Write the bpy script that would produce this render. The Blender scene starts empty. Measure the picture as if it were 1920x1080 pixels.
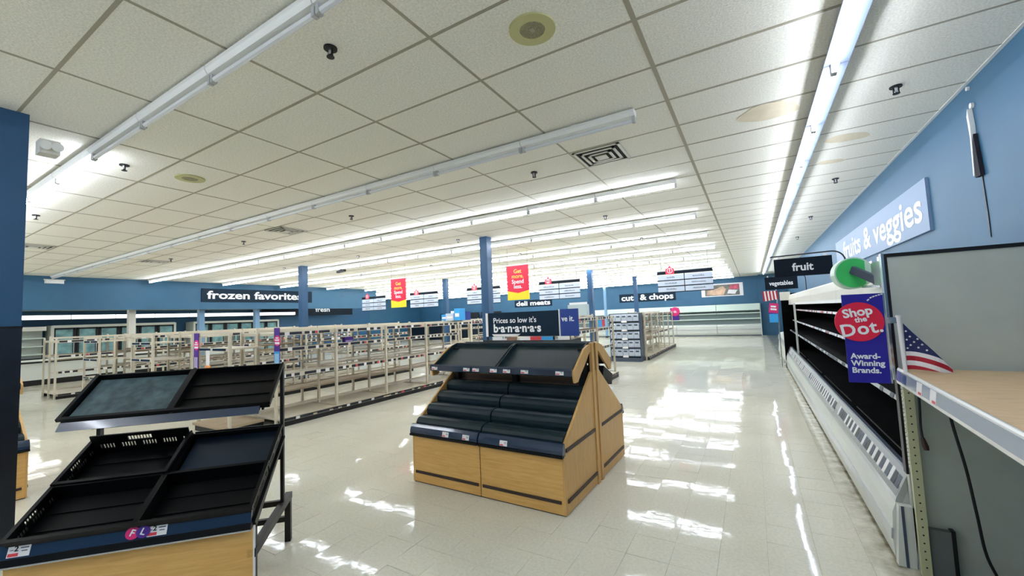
import bpy, math, random
from mathutils import Matrix, Vector
random.seed(7)
R = math.radians
scene = bpy.context.scene
C = scene.collection

# ------------------------------------------------------------------ camera
CAMH = 1.80
F_PX = 769.3
YAW, PITCH, ROLL = R(30.2), R(3.88), R(-2.385)
fw = Vector((-math.sin(YAW) * math.cos(PITCH), math.cos(YAW) * math.cos(PITCH), math.sin(PITCH)))
rt0 = Vector((math.cos(YAW), math.sin(YAW), 0)); up0 = rt0.cross(fw)
rt = rt0 * math.cos(ROLL) + up0 * math.sin(ROLL); up = up0 * math.cos(ROLL) - rt0 * math.sin(ROLL)
cam_d = bpy.data.cameras.new('camera'); cam = bpy.data.objects.new('camera', cam_d); C.objects.link(cam)
cam_d.sensor_width = 36.0; cam_d.lens = F_PX / 1920 * 36.0; cam_d.clip_start = 0.05; cam_d.clip_end = 200
m = Matrix.Identity(4)
for i in range(3):
    m[i][0] = rt[i]; m[i][1] = up[i]; m[i][2] = -fw[i]
m.translation = (0, 0, CAMH)
cam.matrix_world = m
scene.camera = cam

def proj(p):
    d = Vector(p) - Vector((0, 0, CAMH)); z = d.dot(fw)
    if z < 0.05: return None
    return 960 + F_PX * d.dot(rt) / z, 540 - F_PX * d.dot(up) / z

# ------------------------------------------------------------------ world / exposure
w = bpy.data.worlds.new('world'); scene.world = w; w.use_nodes = True
w.node_tree.nodes['Background'].inputs[0].default_value = (0.75, 0.85, 1.0, 1)
w.node_tree.nodes['Background'].inputs[1].default_value = 0.3
vs = scene.view_settings
vs.view_transform = 'Standard'; vs.look = 'None'; vs.gamma = 1.0; vs.use_curve_mapping = False
vs.exposure = 0.53
scene.cycles.diffuse_bounces = 6
TUBE_STRENGTH = 28.5

HC = 3.70          # ceiling height
WX = 1.80          # right wall
YB = 30.1          # back wall
XS = -19.5         # left soffit plane
XA = -28.0         # alcove wall
YF = -6.0          # wall behind the camera
GX0, GY0, TX, TY = -1.757, 2.05, 1.2192, 0.6096   # ceiling grid

# ------------------------------------------------------------------ materials
def lin(c): return c / 12.92 if c <= 0.04045 else ((c + 0.055) / 1.055) ** 2.4
def col(r, g, b): return (lin(r / 255), lin(g / 255), lin(b / 255), 1)
MATS = {}
def mat(name, rgb, rough=0.5, metal=0.0, noise=0.0, nscale=20.0, bump=0.0, bscale=60.0, emit=0.0, alpha=1.0, coat=0.0, spec=0.5, stretch=None, detail=3.0):
    if name in MATS: return MATS[name]
    m = bpy.data.materials.new(name); m.use_nodes = True; nt = m.node_tree; b = nt.nodes['Principled BSDF']
    c = col(*rgb)
    b.inputs['Base Color'].default_value = c; b.inputs['Roughness'].default_value = rough; b.inputs['Metallic'].default_value = metal
    b.inputs['Specular IOR Level'].default_value = spec
    if coat: b.inputs['Coat Weight'].default_value = coat; b.inputs['Coat Roughness'].default_value = 0.08
    if noise or bump:
        tc = nt.nodes.new('ShaderNodeTexCoord'); src = tc.outputs['Object']
        if stretch:
            mp = nt.nodes.new('ShaderNodeMapping'); mp.inputs['Scale'].default_value = stretch
            nt.links.new(src, mp.inputs[0]); src = mp.outputs[0]
    if noise:
        n = nt.nodes.new('ShaderNodeTexNoise'); n.inputs['Scale'].default_value = nscale; n.inputs['Detail'].default_value = detail
        nt.links.new(src, n.inputs['Vector'])
        r = nt.nodes.new('ShaderNodeValToRGB')
        r.color_ramp.elements[0].position = 0.3; r.color_ramp.elements[1].position = 0.7
        r.color_ramp.elements[0].color = tuple(v * (1 - noise) for v in c[:3]) + (1,)
        r.color_ramp.elements[1].color = tuple(min(1, v * (1 + noise)) for v in c[:3]) + (1,)
        nt.links.new(n.outputs['Fac'], r.inputs[0]); nt.links.new(r.outputs[0], b.inputs['Base Color'])
    if bump:
        n2 = nt.nodes.new('ShaderNodeTexNoise'); n2.inputs['Scale'].default_value = bscale
        nt.links.new(src, n2.inputs['Vector'])
        bp = nt.nodes.new('ShaderNodeBump'); bp.inputs['Strength'].default_value = bump; bp.inputs['Distance'].default_value = 0.01
        nt.links.new(n2.outputs['Fac'], bp.inputs['Height']); nt.links.new(bp.outputs[0], b.inputs['Normal'])
    if emit:
        b.inputs['Emission Color'].default_value = c; b.inputs['Emission Strength'].default_value = emit
    if alpha < 1:
        b.inputs['Alpha'].default_value = alpha
    MATS[name] = m
    return m

def wood_mat(name, a, b_, horizontal=True):
    m = bpy.data.materials.new(name); m.use_nodes = True; nt = m.node_tree; b = nt.nodes['Principled BSDF']
    tc = nt.nodes.new('ShaderNodeTexCoord'); mp = nt.nodes.new('ShaderNodeMapping')
    mp.inputs['Scale'].default_value = (1.2, 1.2, 14) if horizontal else (14, 14, 1.2)
    n = nt.nodes.new('ShaderNodeTexNoise'); n.inputs['Scale'].default_value = 3.0; n.inputs['Detail'].default_value = 6; n.inputs['Distortion'].default_value = 0.8
    r = nt.nodes.new('ShaderNodeValToRGB'); r.color_ramp.elements[0].color = col(*a); r.color_ramp.elements[1].color = col(*b_)
    r.color_ramp.elements[0].position = 0.3; r.color_ramp.elements[1].position = 0.7
    nt.links.new(tc.outputs['Object'], mp.inputs[0]); nt.links.new(mp.outputs[0], n.inputs['Vector']); nt.links.new(n.outputs['Fac'], r.inputs[0])
    nt.links.new(r.outputs[0], b.inputs['Base Color']); b.inputs['Roughness'].default_value = 0.38
    MATS[name] = m; return m

BLUE = mat('wall_blue', (50, 100, 132), 0.55, noise=0.05, nscale=1.5)
DBLUE = mat('column_blue', (38, 82, 122), 0.45, noise=0.04, nscale=3)
STEEL_DARK = mat('column_guard', (58, 64, 74), 0.34, metal=0.85, noise=0.1, nscale=4)
TILE = mat('ceiling_tile_white', (243, 240, 229), 0.95, noise=0.12, nscale=70, bump=0.35, bscale=90, detail=5)
GRID = mat('ceiling_grid_metal', (168, 161, 142), 0.6)
WHITE = mat('white_enamel', (238, 238, 234), 0.4)
OFFWHITE = mat('offwhite_enamel', (222, 220, 208), 0.45)
TUBE_OFF = mat('tube_unlit', (232, 234, 238), 0.25)
TUBE_ON = mat('tube_lit', (236, 243, 255), 0.3, emit=TUBE_STRENGTH)
CREAM = mat('shelf_cream', (206, 198, 179), 0.45, noise=0.03, nscale=8)
TAN = mat('shelf_tan', (168, 150, 124), 0.6, noise=0.1, nscale=6)
LABEL_DK = mat('label_dark', (36, 40, 52), 0.4)
LABEL_WH = mat('label_white', (240, 238, 238), 0.5)
LABEL_RED = mat('label_red', (214, 60, 72), 0.5)
BLACK = mat('black_plastic', (7, 8, 11), 0.42, noise=0.25, nscale=9, spec=0.25)
BLACK2 = mat('black_metal', (17, 18, 21), 0.45, spec=0.4)
INTERIOR = mat('case_interior_black', (4, 4, 5), 0.7, spec=0.04)
TEAL = mat('tray_teal_black', (17, 39, 46), 0.42, noise=0.25, nscale=5, spec=0.3, bump=0.08, bscale=150)
MAT_GREY = mat('worn_mat', (66, 86, 92), 0.7, noise=0.45, nscale=14, detail=8)
NAVYRAIL = mat('rail_navy', (32, 52, 78), 0.2, coat=0.6)
NAVY = mat('sign_navy', (10, 36, 54), 0.55, spec=0.2)
NAVY2 = mat('sign_navy_dark', (7, 22, 36), 0.55, spec=0.2)
ROYAL = mat('sign_royal_blue', (34, 28, 152), 0.45)
ROYAL2 = mat('sign_mid_blue', (24, 58, 138), 0.45)
RED = mat('sign_red', (228, 28, 66), 0.45)
PINK = mat('sign_pink', (222, 40, 120), 0.45)
SKYB = mat('sign_sky_blue', (52, 160, 226), 0.45)
PURPLE = mat('sign_purple', (76, 34, 142), 0.45)
YELLOW = mat('sign_yellow', (244, 220, 40), 0.5)
ORANGEY = mat('letter_yellow', (255, 206, 92), 0.5)
LETTER = mat('letter_white', (246, 248, 250), 0.5)
SIGNGREY = mat('sign_pale_blue', (128, 152, 182), 0.5)
PALEPANEL = mat('sign_pale_panel', (196, 206, 222), 0.5)
INK = mat('ink_grey', (96, 104, 122), 0.6)
GREYPANEL = mat('end_panel_grey', (188, 194, 184), 0.55, noise=0.04, nscale=6)
BEIGEPOST = mat('post_beige', (196, 196, 158), 0.45, noise=0.04, nscale=10)
CHROME = mat('chrome', (200, 204, 208), 0.22, metal=0.9)
ALU = mat('aluminium', (190, 194, 196), 0.32, metal=0.7)
CASEWHITE = mat('case_white', (212, 216, 210), 0.32)
CASEGREEN = mat('case_pale_green', (206, 222, 212), 0.3)
WOOD = wood_mat('maple_laminate', (213, 162, 86), (231, 186, 112))
WOODV = wood_mat('maple_laminate_side', (204, 156, 90), (220, 176, 110), False)
SHELFWOOD = mat('particle_board', (206, 176, 136), 0.6, noise=0.14, nscale=9, stretch=(1, 6, 1), detail=8)
BROWN = mat('bumper_brown', (58, 44, 38), 0.5)
BOARDBROWN = mat('board_brown', (140, 106, 82), 0.6)
GREEN = mat('roll_green', (64, 200, 104), 0.45, noise=0.12, nscale=4)
PALEGREEN = mat('roll_film', (206, 236, 214), 0.35)
GLASS = mat('freezer_glass', (120, 164, 170), 0.08, noise=0.35, nscale=3, spec=0.8)
SPKRING = mat('speaker_ring', (196, 194, 140), 0.6)
SPKGRILL = mat('speaker_grille', (150, 146, 116), 0.8, noise=0.4, nscale=160)
VENTDK = mat('vent_dark', (28, 28, 30), 0.8)
STAIN = mat('tile_stain', (226, 214, 188), 0.95, noise=0.06, nscale=9)
BIN = mat('bin_grey_plastic', (186, 196, 210), 0.3)
BINDK = mat('bin_grey_dark', (62, 74, 92), 0.4)
FLAGRED = mat('flag_red', (176, 28, 48), 0.7)
FLAGBLUE = mat('flag_blue', (30, 40, 92), 0.7)
FLAGWHITE = mat('flag_white', (240, 236, 236), 0.7)
CLEAR = mat('clear_acrylic', (225, 235, 235), 0.1, alpha=0.25)
GROUT = mat('floor_bed', (150, 146, 130), 0.7)
POSTER1 = mat('poster_tan', (212, 178, 150), 0.6, noise=0.4, nscale=2)
POSTER2 = mat('poster_grey', (120, 116, 110), 0.6, noise=0.5, nscale=3)
POSTER3 = mat('poster_rose', (200, 90, 110), 0.6, noise=0.4, nscale=4)

def floor_mat():
    m = bpy.data.materials.new('floor_vinyl'); m.use_nodes = True; nt = m.node_tree; b = nt.nodes['Principled BSDF']
    geo = nt.nodes.new('ShaderNodeNewGeometry')
    n = nt.nodes.new('ShaderNodeTexNoise'); n.inputs['Scale'].default_value = 45; n.inputs['Detail'].default_value = 6
    n1 = nt.nodes.new('ShaderNodeTexNoise'); n1.inputs['Scale'].default_value = 0.6; n1.inputs['Detail'].default_value = 4
    r = nt.nodes.new('ShaderNodeValToRGB'); r.color_ramp.elements[0].color = col(222, 218, 200); r.color_ramp.elements[1].color = col(232, 229, 213)
    r.color_ramp.elements[0].position = 0.35; r.color_ramp.elements[1].position = 0.65
    mx = nt.nodes.new('ShaderNodeMix'); mx.data_type = 'RGBA'; mx.blend_type = 'MULTIPLY'; mx.inputs['Factor'].default_value = 0.35
    r1 = nt.nodes.new('ShaderNodeValToRGB'); r1.color_ramp.elements[0].color = (0.78, 0.77, 0.7, 1); r1.color_ramp.elements[1].color = (1, 1, 1, 1)
    r1.color_ramp.elements[0].position = 0.35; r1.color_ramp.elements[1].position = 0.6
    nt.links.new(geo.outputs['Position'], n.inputs['Vector']); nt.links.new(geo.outputs['Position'], n1.inputs['Vector'])
    nt.links.new(n.outputs['Fac'], r.inputs[0]); nt.links.new(n1.outputs['Fac'], r1.inputs[0])
    nt.links.new(r.outputs[0], mx.inputs['A']); nt.links.new(r1.outputs[0], mx.inputs['B'])
    # trodden dirt along the foot of the cooler
    sx = nt.nodes.new('ShaderNodeSeparateXYZ'); nt.links.new(geo.outputs['Position'], sx.inputs[0])
    mr = nt.nodes.new('ShaderNodeMapRange'); mr.inputs['From Min'].default_value = 0.50; mr.inputs['From Max'].default_value = 0.74
    nt.links.new(sx.outputs['X'], mr.inputs['Value'])
    nd = nt.nodes.new('ShaderNodeTexNoise'); nd.inputs['Scale'].default_value = 7; nd.inputs['Detail'].default_value = 8; nt.links.new(geo.outputs['Position'], nd.inputs['Vector'])
    pw = nt.nodes.new('ShaderNodeMath'); pw.operation = 'MULTIPLY'; nt.links.new(mr.outputs[0], pw.inputs[0]); nt.links.new(nd.outputs['Fac'], pw.inputs[1])
    rd = nt.nodes.new('ShaderNodeMapRange'); rd.inputs['From Min'].default_value = 0.16; rd.inputs['From Max'].default_value = 0.7; nt.links.new(pw.outputs[0], rd.inputs['Value'])
    md = nt.nodes.new('ShaderNodeMix'); md.data_type = 'RGBA'; md.inputs['B'].default_value = col(104, 94, 62)
    nt.links.new(rd.outputs[0], md.inputs['Factor']); nt.links.new(mx.outputs['Result'], md.inputs['A'])
    nt.links.new(md.outputs['Result'], b.inputs['Base Color'])
    b.inputs['Roughness'].default_value = 0.055; b.inputs['Specular IOR Level'].default_value = 0.15
    n2 = nt.nodes.new('ShaderNodeTexNoise'); n2.inputs['Scale'].default_value = 9; n2.inputs['Detail'].default_value = 3
    nt.links.new(geo.outputs['Position'], n2.inputs['Vector'])
    bp = nt.nodes.new('ShaderNodeBump'); bp.inputs['Strength'].default_value = 0.07; bp.inputs['Distance'].default_value = 0.01
    nt.links.new(n2.outputs['Fac'], bp.inputs['Height']); nt.links.new(bp.outputs[0], b.inputs['Normal'])
    MATS['floor_vinyl'] = m; return m
FLOOR = floor_mat()

# ------------------------------------------------------------------ mesh helpers
class MB:
    def __init__(s): s.v = []; s.f = []; s.mi = []; s.mats = []; s.cur = 0; s.smooth = set()
    def use(s, m):
        if m not in s.mats: s.mats.append(m)
        s.cur = s.mats.index(m); return s
    def face(s, idx): s.f.append(tuple(idx)); s.mi.append(s.cur)
    def box(s, x0, x1, y0, y1, z0, z1):
        if x0 > x1: x0, x1 = x1, x0
        if y0 > y1: y0, y1 = y1, y0
        if z0 > z1: z0, z1 = z1, z0
        n = len(s.v)
        s.v += [(x0, y0, z0), (x1, y0, z0), (x1, y1, z0), (x0, y1, z0), (x0, y0, z1), (x1, y0, z1), (x1, y1, z1), (x0, y1, z1)]
        for q in ((0, 3, 2, 1), (4, 5, 6, 7), (0, 1, 5, 4), (1, 2, 6, 5), (2, 3, 7, 6), (3, 0, 4, 7)): s.face([n + i for i in q])
        return s
    def cbox(s, cx, cy, cz, sx, sy, sz): return s.box(cx - sx / 2, cx + sx / 2, cy - sy / 2, cy + sy / 2, cz - sz / 2, cz + sz / 2)
    def prism(s, pts, axis, a, b):
        # pts: 2D polygon; axis 'x': pts=(y,z); 'y': pts=(x,z); 'z': pts=(x,y)
        n = len(s.v); k = len(pts)
        area = sum(pts[i][0] * pts[(i + 1) % k][1] - pts[(i + 1) % k][0] * pts[i][1] for i in range(k))
        if axis == 'y': area = -area
        if area < 0: pts = pts[::-1]
        def P(p, t): return (t, p[0], p[1]) if axis == 'x' else (p[0], t, p[1]) if axis == 'y' else (p[0], p[1], t)
        if a > b: a, b = b, a
        s.v += [P(p, a) for p in pts] + [P(p, b) for p in pts]
        s.face([n + i for i in range(k)][::-1]); s.face([n + k + i for i in range(k)])
        for i in range(k): s.face((n + i, n + (i + 1) % k, n + k + (i + 1) % k, n + k + i))
        return s
    def cyl(s, p0, p1, r0, r1=None, seg=10, cap=True):
        r1 = r0 if r1 is None else r1
        p0 = Vector(p0); p1 = Vector(p1); d = (p1 - p0).normalized()
        a = d.orthogonal().normalized(); b = d.cross(a); n = len(s.v)
        for p, r in ((p0, r0), (p1, r1)):
            for i in range(seg):
                t = 2 * math.pi * i / seg; q = p + a * (r * math.cos(t)) + b * (r * math.sin(t)); s.v.append(tuple(q))
        for i in range(seg): s.face((n + i, n + (i + 1) % seg, n + seg + (i + 1) % seg, n + seg + i))
        if cap: s.face([n + i for i in range(seg)][::-1]); s.face([n + seg + i for i in range(seg)])
        return s
    def path(s, pts, r, seg=8):
        for a, b in zip(pts[:-1], pts[1:]): s.cyl(a, b, r, seg=seg)
        return s
    def bar(s, p0, p1, w, h, upv=(0, 0, 1)):
        p0 = Vector(p0); p1 = Vector(p1); d = (p1 - p0).normalized(); u_ = Vector(upv); sd = d.cross(u_).normalized(); u_ = sd.cross(d).normalized(); n = len(s.v)
        for p in (p0, p1):
            for a, b in ((-1, -1), (1, -1), (1, 1), (-1, 1)): s.v.append(tuple(p + sd * (a * w / 2) + u_ * (b * h / 2)))
        for q in ((0, 1, 2, 3), (7, 6, 5, 4), (0, 4, 5, 1), (1, 5, 6, 2), (2, 6, 7, 3), (3, 7, 4, 0)): s.face([n + i for i in q])
        return s
    def mesh(s, name):
        me = bpy.data.meshes.new(name); me.from_pydata(s.v, [], s.f)
        for m in s.mats: me.materials.append(m)
        if len(s.mats) > 1: me.polygons.foreach_set('material_index', s.mi)
        me.update(); return me

def put(name, me, parent=None, loc=(0, 0, 0), rz=0.0, rot=None):
    o = bpy.data.objects.new(name, me); C.objects.link(o)
    o.location = loc; o.rotation_euler = rot if rot else (0, 0, rz)
    if parent is not None: o.parent = parent
    return o
def build(name, mb, parent=None, loc=(0, 0, 0), rz=0.0, rot=None, smooth=False):
    me = mb.mesh(name)
    if smooth: me.polygons.foreach_set('use_smooth', [True] * len(me.polygons)); me.update()
    return put(name, me, parent, loc, rz, rot)
def tag(o, label, cat, group=None, kind=None):
    o['label'] = label; o['category'] = cat
    if group: o['group'] = group
    if kind: o['kind'] = kind
    return o
def thing(name, label, cat, loc=(0, 0, 0), rz=0.0, group=None):
    o = bpy.data.objects.new(name, None); C.objects.link(o); o.location = loc; o.rotation_euler = (0, 0, rz); o.empty_display_size = 0.1
    return tag(o, label, cat, group)
def structure(name, mb, label, cat):
    o = build(name, mb); return tag(o, label, cat, kind='structure')
ORD = ['first', 'second', 'third', 'fourth', 'fifth', 'sixth', 'seventh', 'eighth', 'ninth', 'tenth', 'eleventh', 'twelfth', 'thirteenth', 'fourteenth', 'fifteenth', 'sixteenth', 'seventeenth', 'eighteenth', 'nineteenth', 'twentieth', 'twenty-first', 'twenty-second', 'twenty-third', 'twenty-fourth', 'twenty-fifth', 'twenty-sixth', 'twenty-seventh', 'twenty-eighth', 'twenty-ninth', 'thirtieth']

def text(s, size, m, parent, loc, rz=0.0, bold=0.0, align='CENTER', name='lettering', ext=0.0015, rot=None, spacing=1.0, line=1.0, width=None, valign='CENTER'):
    cu = bpy.data.curves.new('t', 'FONT'); cu.body = s; cu.size = size; cu.align_x = align; cu.align_y = valign
    cu.offset = bold * size; cu.extrude = ext; cu.space_character = spacing; cu.space_line = line; cu.resolution_u = 3
    o = bpy.data.objects.new('t', cu); me = bpy.data.meshes.new_from_object(o)
    bpy.data.objects.remove(o); bpy.data.curves.remove(cu)
    me.name = name; me.materials.clear(); me.materials.append(m)
    if width:
        xs = [v.co.x for v in me.vertices]; w0 = max(xs) - min(xs); k = width / w0
        for v in me.vertices: v.co.x *= k
    return put(name, me, parent, loc, rot=rot if rot else (R(90), 0, rz))

# ================================================================== THE SETTING
fl = structure('floor', MB().use(GROUT).box(XA, WX, YF, YB, -0.12, -0.006), 'glossy pale beige vinyl tile floor of the store', 'floor')
TS = 0.3048
cells = []
nx = int((WX - XA) / TS) + 1; ny = int((YB - YF) / TS) + 1
tile_me = MB().use(FLOOR)
hs = TS / 2 - 0.0005
tile_me.box(-hs, hs, -hs, hs, -0.006, 0.0)
tile_me = tile_me.mesh('floor_tile')
rng = random.Random(3)
for i in range(nx):
    for j in range(ny):
        cx = WX - TS * (i + 0.5); cy = YF + TS * (j + 0.5)
        if cx < XA + .1 or cy > YB - .1: continue
        p = proj((cx, cy, 0)); d2 = cx * cx + cy * cy
        cells.append((0 if p and -60 < p[0] < 1980 and p[1] < 1130 else 1, d2, cx, cy))
cells.sort()
rest = MB().use(FLOOR)
for k, (_, _, cx, cy) in enumerate(cells):
    tx = rng.gauss(0, 0.0042); ty = rng.gauss(0, 0.0040); dz = -0.0006
    if k < 300:
        o = put('floor_tile', tile_me, fl, (cx, cy, dz), rot=(tx, ty, 0))
    else:
        n = len(rest.v)
        for sx, sy in ((-1, -1), (1, -1), (1, 1), (-1, 1)): rest.v.append((cx + sx * hs, cy + sy * hs, dz + sy * hs * tx - sx * hs * ty))
        for sx, sy in ((-1, -1), (1, -1), (1, 1), (-1, 1)): rest.v.append((cx + sx * hs, cy + sy * hs, -0.006))
        rest.face((n, n + 1, n + 2, n + 3))
        for a, b in ((0, 1), (1, 2), (2, 3), (3, 0)): rest.face((n + a, n + 4 + a, n + 4 + b, n + b))
ro = build('floor_tiles_far', rest, fl); ro['kind'] = 'stuff'

# ceiling
ce = structure('ceiling', MB().use(TILE).box(XS, WX, YF, YB, HC + 0.03, HC + 0.1), 'white suspended tile ceiling over the sales floor', 'ceiling')
ctile = MB().use(TILE).box(-TX / 2 + 0.008, TX / 2 - 0.008, -TY / 2 + 0.008, TY / 2 - 0.008, 0, 0.02).mesh('ceiling_tile')
cells = []
for i in range(-16, 4):
    for j in range(-15, 48):
        cx = GX0 + TX * (i + 0.5); cy = GY0 + TY * (j + 0.5)
        if cx - TX / 2 < XS - 0.6 or cx - TX / 2 > WX or cy - TY / 2 < YF - .3 or cy - TY / 2 > YB: continue
        p = proj((cx, cy, HC)); d2 = cx * cx + cy * cy
        cells.append((0 if p and -150 < p[0] < 2070 and p[1] > -130 else 1, d2, cx, cy))
cells.sort()
rest = MB().use(TILE)
for k, (_, _, cx, cy) in enumerate(cells):
    x0 = max(cx - TX / 2 + .008, XS); x1 = min(cx + TX / 2 - .008, WX); y0 = max(cy - TY / 2 + .008, YF); y1 = min(cy + TY / 2 - .008, YB)
    full = abs((x1 - x0) - (TX - .016)) < 1e-6 and abs((y1 - y0) - (TY - .016)) < 1e-6
    if k < 300:
        if full: put('ceiling_tile', ctile, ce, (cx, cy, HC + rng.uniform(0, .003)))
        elif x1 > x0 and y1 > y0: build('ceiling_tile', MB().use(TILE).box(x0 - cx, x1 - cx, y0 - cy, y1 - cy, 0, .02), ce, (cx, cy, HC))
    elif x1 > x0 and y1 > y0:
        rest.box(x0, x1, y0, y1, HC, HC + .02)
o = build('ceiling_tiles_far', rest, ce); o['kind'] = 'stuff'
for i in range(-16, 4):
    x = GX0 + TX * i
    if XS < x < WX: 
        wd = 0.034 if i == 1 else 0.024
        build('grid_runner', MB().use(GRID).box(-wd / 2, wd / 2, YF, YB, 0, 0.03), ce, (x, 0, HC - 0.001))
for j in range(-14, 48):
    y = GY0 + TY * j
    if YF < y < YB: build('grid_runner', MB().use(GRID).box(XS, WX, -.012, .012, 0, .03), ce, (0, y, HC - 0.0005))
build('wall_angle', MB().use(WHITE).box(WX - .03, WX, YF, YB, HC - .004, HC + .03), ce)
# water stained tiles (thin skins of stained tile face)
def stain(cx, cy, rx, ry, a, z):
    mb = MB().use(STAIN); n = 28
    pts = []
    for i in range(n):
        t = 2 * math.pi * i / n; k = 1 + .05 * math.sin(3 * t + cx) + .04 * math.sin(5 * t)
        x = rx * k * math.cos(t); y = ry * k * math.sin(t)
        yy = cy + x * math.sin(a) + y * math.cos(a)
        pts.append((cx + x * math.cos(a) - y * math.sin(a), yy))
    mb.prism(pts, 'z', HC - .0016, HC + .001)
    build('water_stain', mb, ce)
stain(.27, 4.70, .26, .2, .2, 0); stain(1.08, 6.0, .22, .13, .3, 0); stain(1.05, 6.9, .16, .09, .2, 0)

structure('wall_right', MB().use(BLUE).box(WX, WX + .15, YF, YB + .15, -.1, HC + .1), 'blue painted wall with the fruits and veggies sign', 'wall')
structure('wall_back', MB().use(BLUE).box(XA - .15, WX, YB, YB + .15, -.1, HC + .1), 'far blue wall with cuts and chops lettering', 'wall')
structure('wall_front', MB().use(BLUE).box(XA - .15, WX, YF - .15, YF, -.1, HC + .1), 'blue wall of the store front', 'wall')
structure('wall_left', MB().use(BLUE).box(XS - .2, XS, YF, 17.2, 2.60, HC + .05), 'blue soffit wall above the frozen food alcove opening', 'wall')
structure('wall_alcove', MB().use(mat('alcove_blue', (40, 92, 132), .5)).box(XA - .15, XA, YF, 24.0, -.1, HC + .1), 'dark blue wall behind the freezer cases', 'wall')
structure('wall_far_left', MB().use(BLUE).box(XA - .15, XA, 24.0, YB, -.1, HC + .1), 'blue wall in the far left corner', 'wall')
structure('ceiling_alcove', MB().use(TILE).box(XA, XS - .2, YF, 17.2, 2.90, 2.96), 'lower white ceiling of the frozen food alcove', 'ceiling')
structure('ceiling_far_left', MB().use(TILE).box(XA, XS - .001, 17.2, YB, HC, HC + .06), 'white ceiling beyond the soffit end', 'ceiling')
structure('wall_soffit_return', MB().use(BLUE).box(XA, XS - .2, 17.05, 17.2, 2.9, HC), 'blue return face at the soffit end', 'wall')
structure('wall_pier', MB().use(BLUE).box(.42, WX, 29.3, YB, 0, HC), 'blue corner pier at far end of cooler aisle', 'wall')

# ================================================================== COLUMNS
def column(x, y, label, guard=False, wd=.2, head=None, m=DBLUE):
    t = thing('column', label, 'column', (x, y, 0), group='blue columns')
    h = wd / 2
    if guard:
        build('shaft', MB().use(m).box(-h, h, -h, h, 1.88, HC), t)
        build('corner_guard', MB().use(STEEL_DARK).box(-h - .004, h + .004, -h - .004, h + .004, 0, 1.88), t)
        build('guard_trim', MB().use(BLACK2).box(-h - .006, h + .006, -h - .006, h + .006, 1.865, 1.885), t)
    else:
        build('shaft', MB().use(m).box(-h, h, -h, h, 0, HC), t)
        build('base_trim', MB().use(BLACK2).box(-h - .01, h + .01, -h - .01, h + .01, 0, .1), t)
    if head: build('head_plate', MB().use(head).box(-h - .02, h + .02, -h - .02, h + .02, HC - .12, HC), t)
    return t
column(-5.42, .73, 'large blue column with dark metal guard at left edge', True, .33)
column(-5.40, 8.10, 'blue column behind the bananas sign and centre table')
column(-12.56, 8.08, 'blue column in front of the frozen favorites sign')
column(-12.62, 15.35, 'blue column right of the second red banner')
column(-5.71, 16.25, 'blue column with pale head left of cuts and chops', head=OFFWHITE)
column(-5.58, 23.3, 'thin blue column across the cuts and chops lettering')
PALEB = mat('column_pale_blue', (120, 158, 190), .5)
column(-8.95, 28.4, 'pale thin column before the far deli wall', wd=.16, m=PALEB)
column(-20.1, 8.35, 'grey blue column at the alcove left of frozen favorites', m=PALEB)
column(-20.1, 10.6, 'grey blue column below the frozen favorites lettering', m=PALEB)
column(-20.1, 6.1, 'pale column in front of the left freezer doors', m=OFFWHITE)

# ================================================================== LIGHTS
HZ = HC - .02
body_pts = [(-.05, HZ), (.05, HZ), (.05, HZ - .03), (.032, HZ - .06), (-.032, HZ - .06), (-.05, HZ - .03)]
L4 = TX
body_me = MB().use(WHITE).prism(body_pts, 'x', -L4 / 2 + .004, L4 / 2 - .004)
body_me.use(WHITE).box(-.03, .03, -.02, .02, HZ, HC)
body_me = body_me.mesh('fixture_body')
def tube_mesh(m, nm):
    mb = MB().use(m).cyl((-L4 / 2 + .036, 0, HZ - .096), (L4 / 2 - .036, 0, HZ - .096), .019, seg=6, cap=False)
    return mb.mesh(nm)
tube_on = tube_mesh(TUBE_ON, 'tube_lit'); tube_off = tube_mesh(TUBE_OFF, 'tube_unlit')
sock = MB().use(mat('socket_grey', (186, 187, 188), .5)).box(-.014, .014, -.018, .018, HZ - .117, HZ - .036).mesh('socket')
def fixture(x, y, on, label, group, rz=0.0, wide=False):
    t = thing('strip_light', label, 'light fixture', (x, y, 0), rz, group)
    put('fixture_body', wide_me if wide else body_me, t); put('tube', tube_on if on else tube_off, t, (0, .018 if wide else 0, -.024 if wide else 0))
    for s in (-1, 1): put('socket', sock, t, (s * (L4 / 2 - .02), .018 if wide else 0, -.024 if wide else 0))
    return t
wide_me = MB().use(mat('reflector_blue_grey', (112, 124, 148), .6)).prism([(-.05, HZ - .02), (.05, HZ - .02), (.078, HZ - .06), (.078, HZ - .068), (-.078, HZ - .068), (-.078, HZ - .06)], 'x', -L4 / 2 + .003, L4 / 2 - .003).use(WHITE).box(-.03, .03, -.02, .02, HZ - .02, HC).mesh('fixture_body')
XR = -.82
for r in range(-2, 12):
    y = GY0 - TY + r * 4 * TY - .03
    if y > YB - .5: break
    xr = XR if r > 0 else XR + 4 * L4 * 0
    for k in range(22 if y > 17.6 else 15):
        x = xr - L4 * (k + .5)
        if x - L4 / 2 < (XS if y < 17.6 else XA + .4): break
        if r == 0: on = k >= 5 or False
        elif r == 1: on = False
        else: on = True
        if r == 0: on = (x < -6.0)
        if r < 0:  # unseen rows added behind the camera to light the foreground
            lab = 'added unseen strip light behind the viewer, %s from right in %s row back' % (ORD[k], ORD[-r - 1])
        else:
            lab = '%s fluorescent strip light, %s from the right in the %s ceiling row' % ('lit' if on else 'unlit', ORD[k], ORD[r])
        fixture(x, y, on, lab, 'ceiling strip lights row %s' % (ORD[r] if r >= 0 else 'added behind'))
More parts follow.
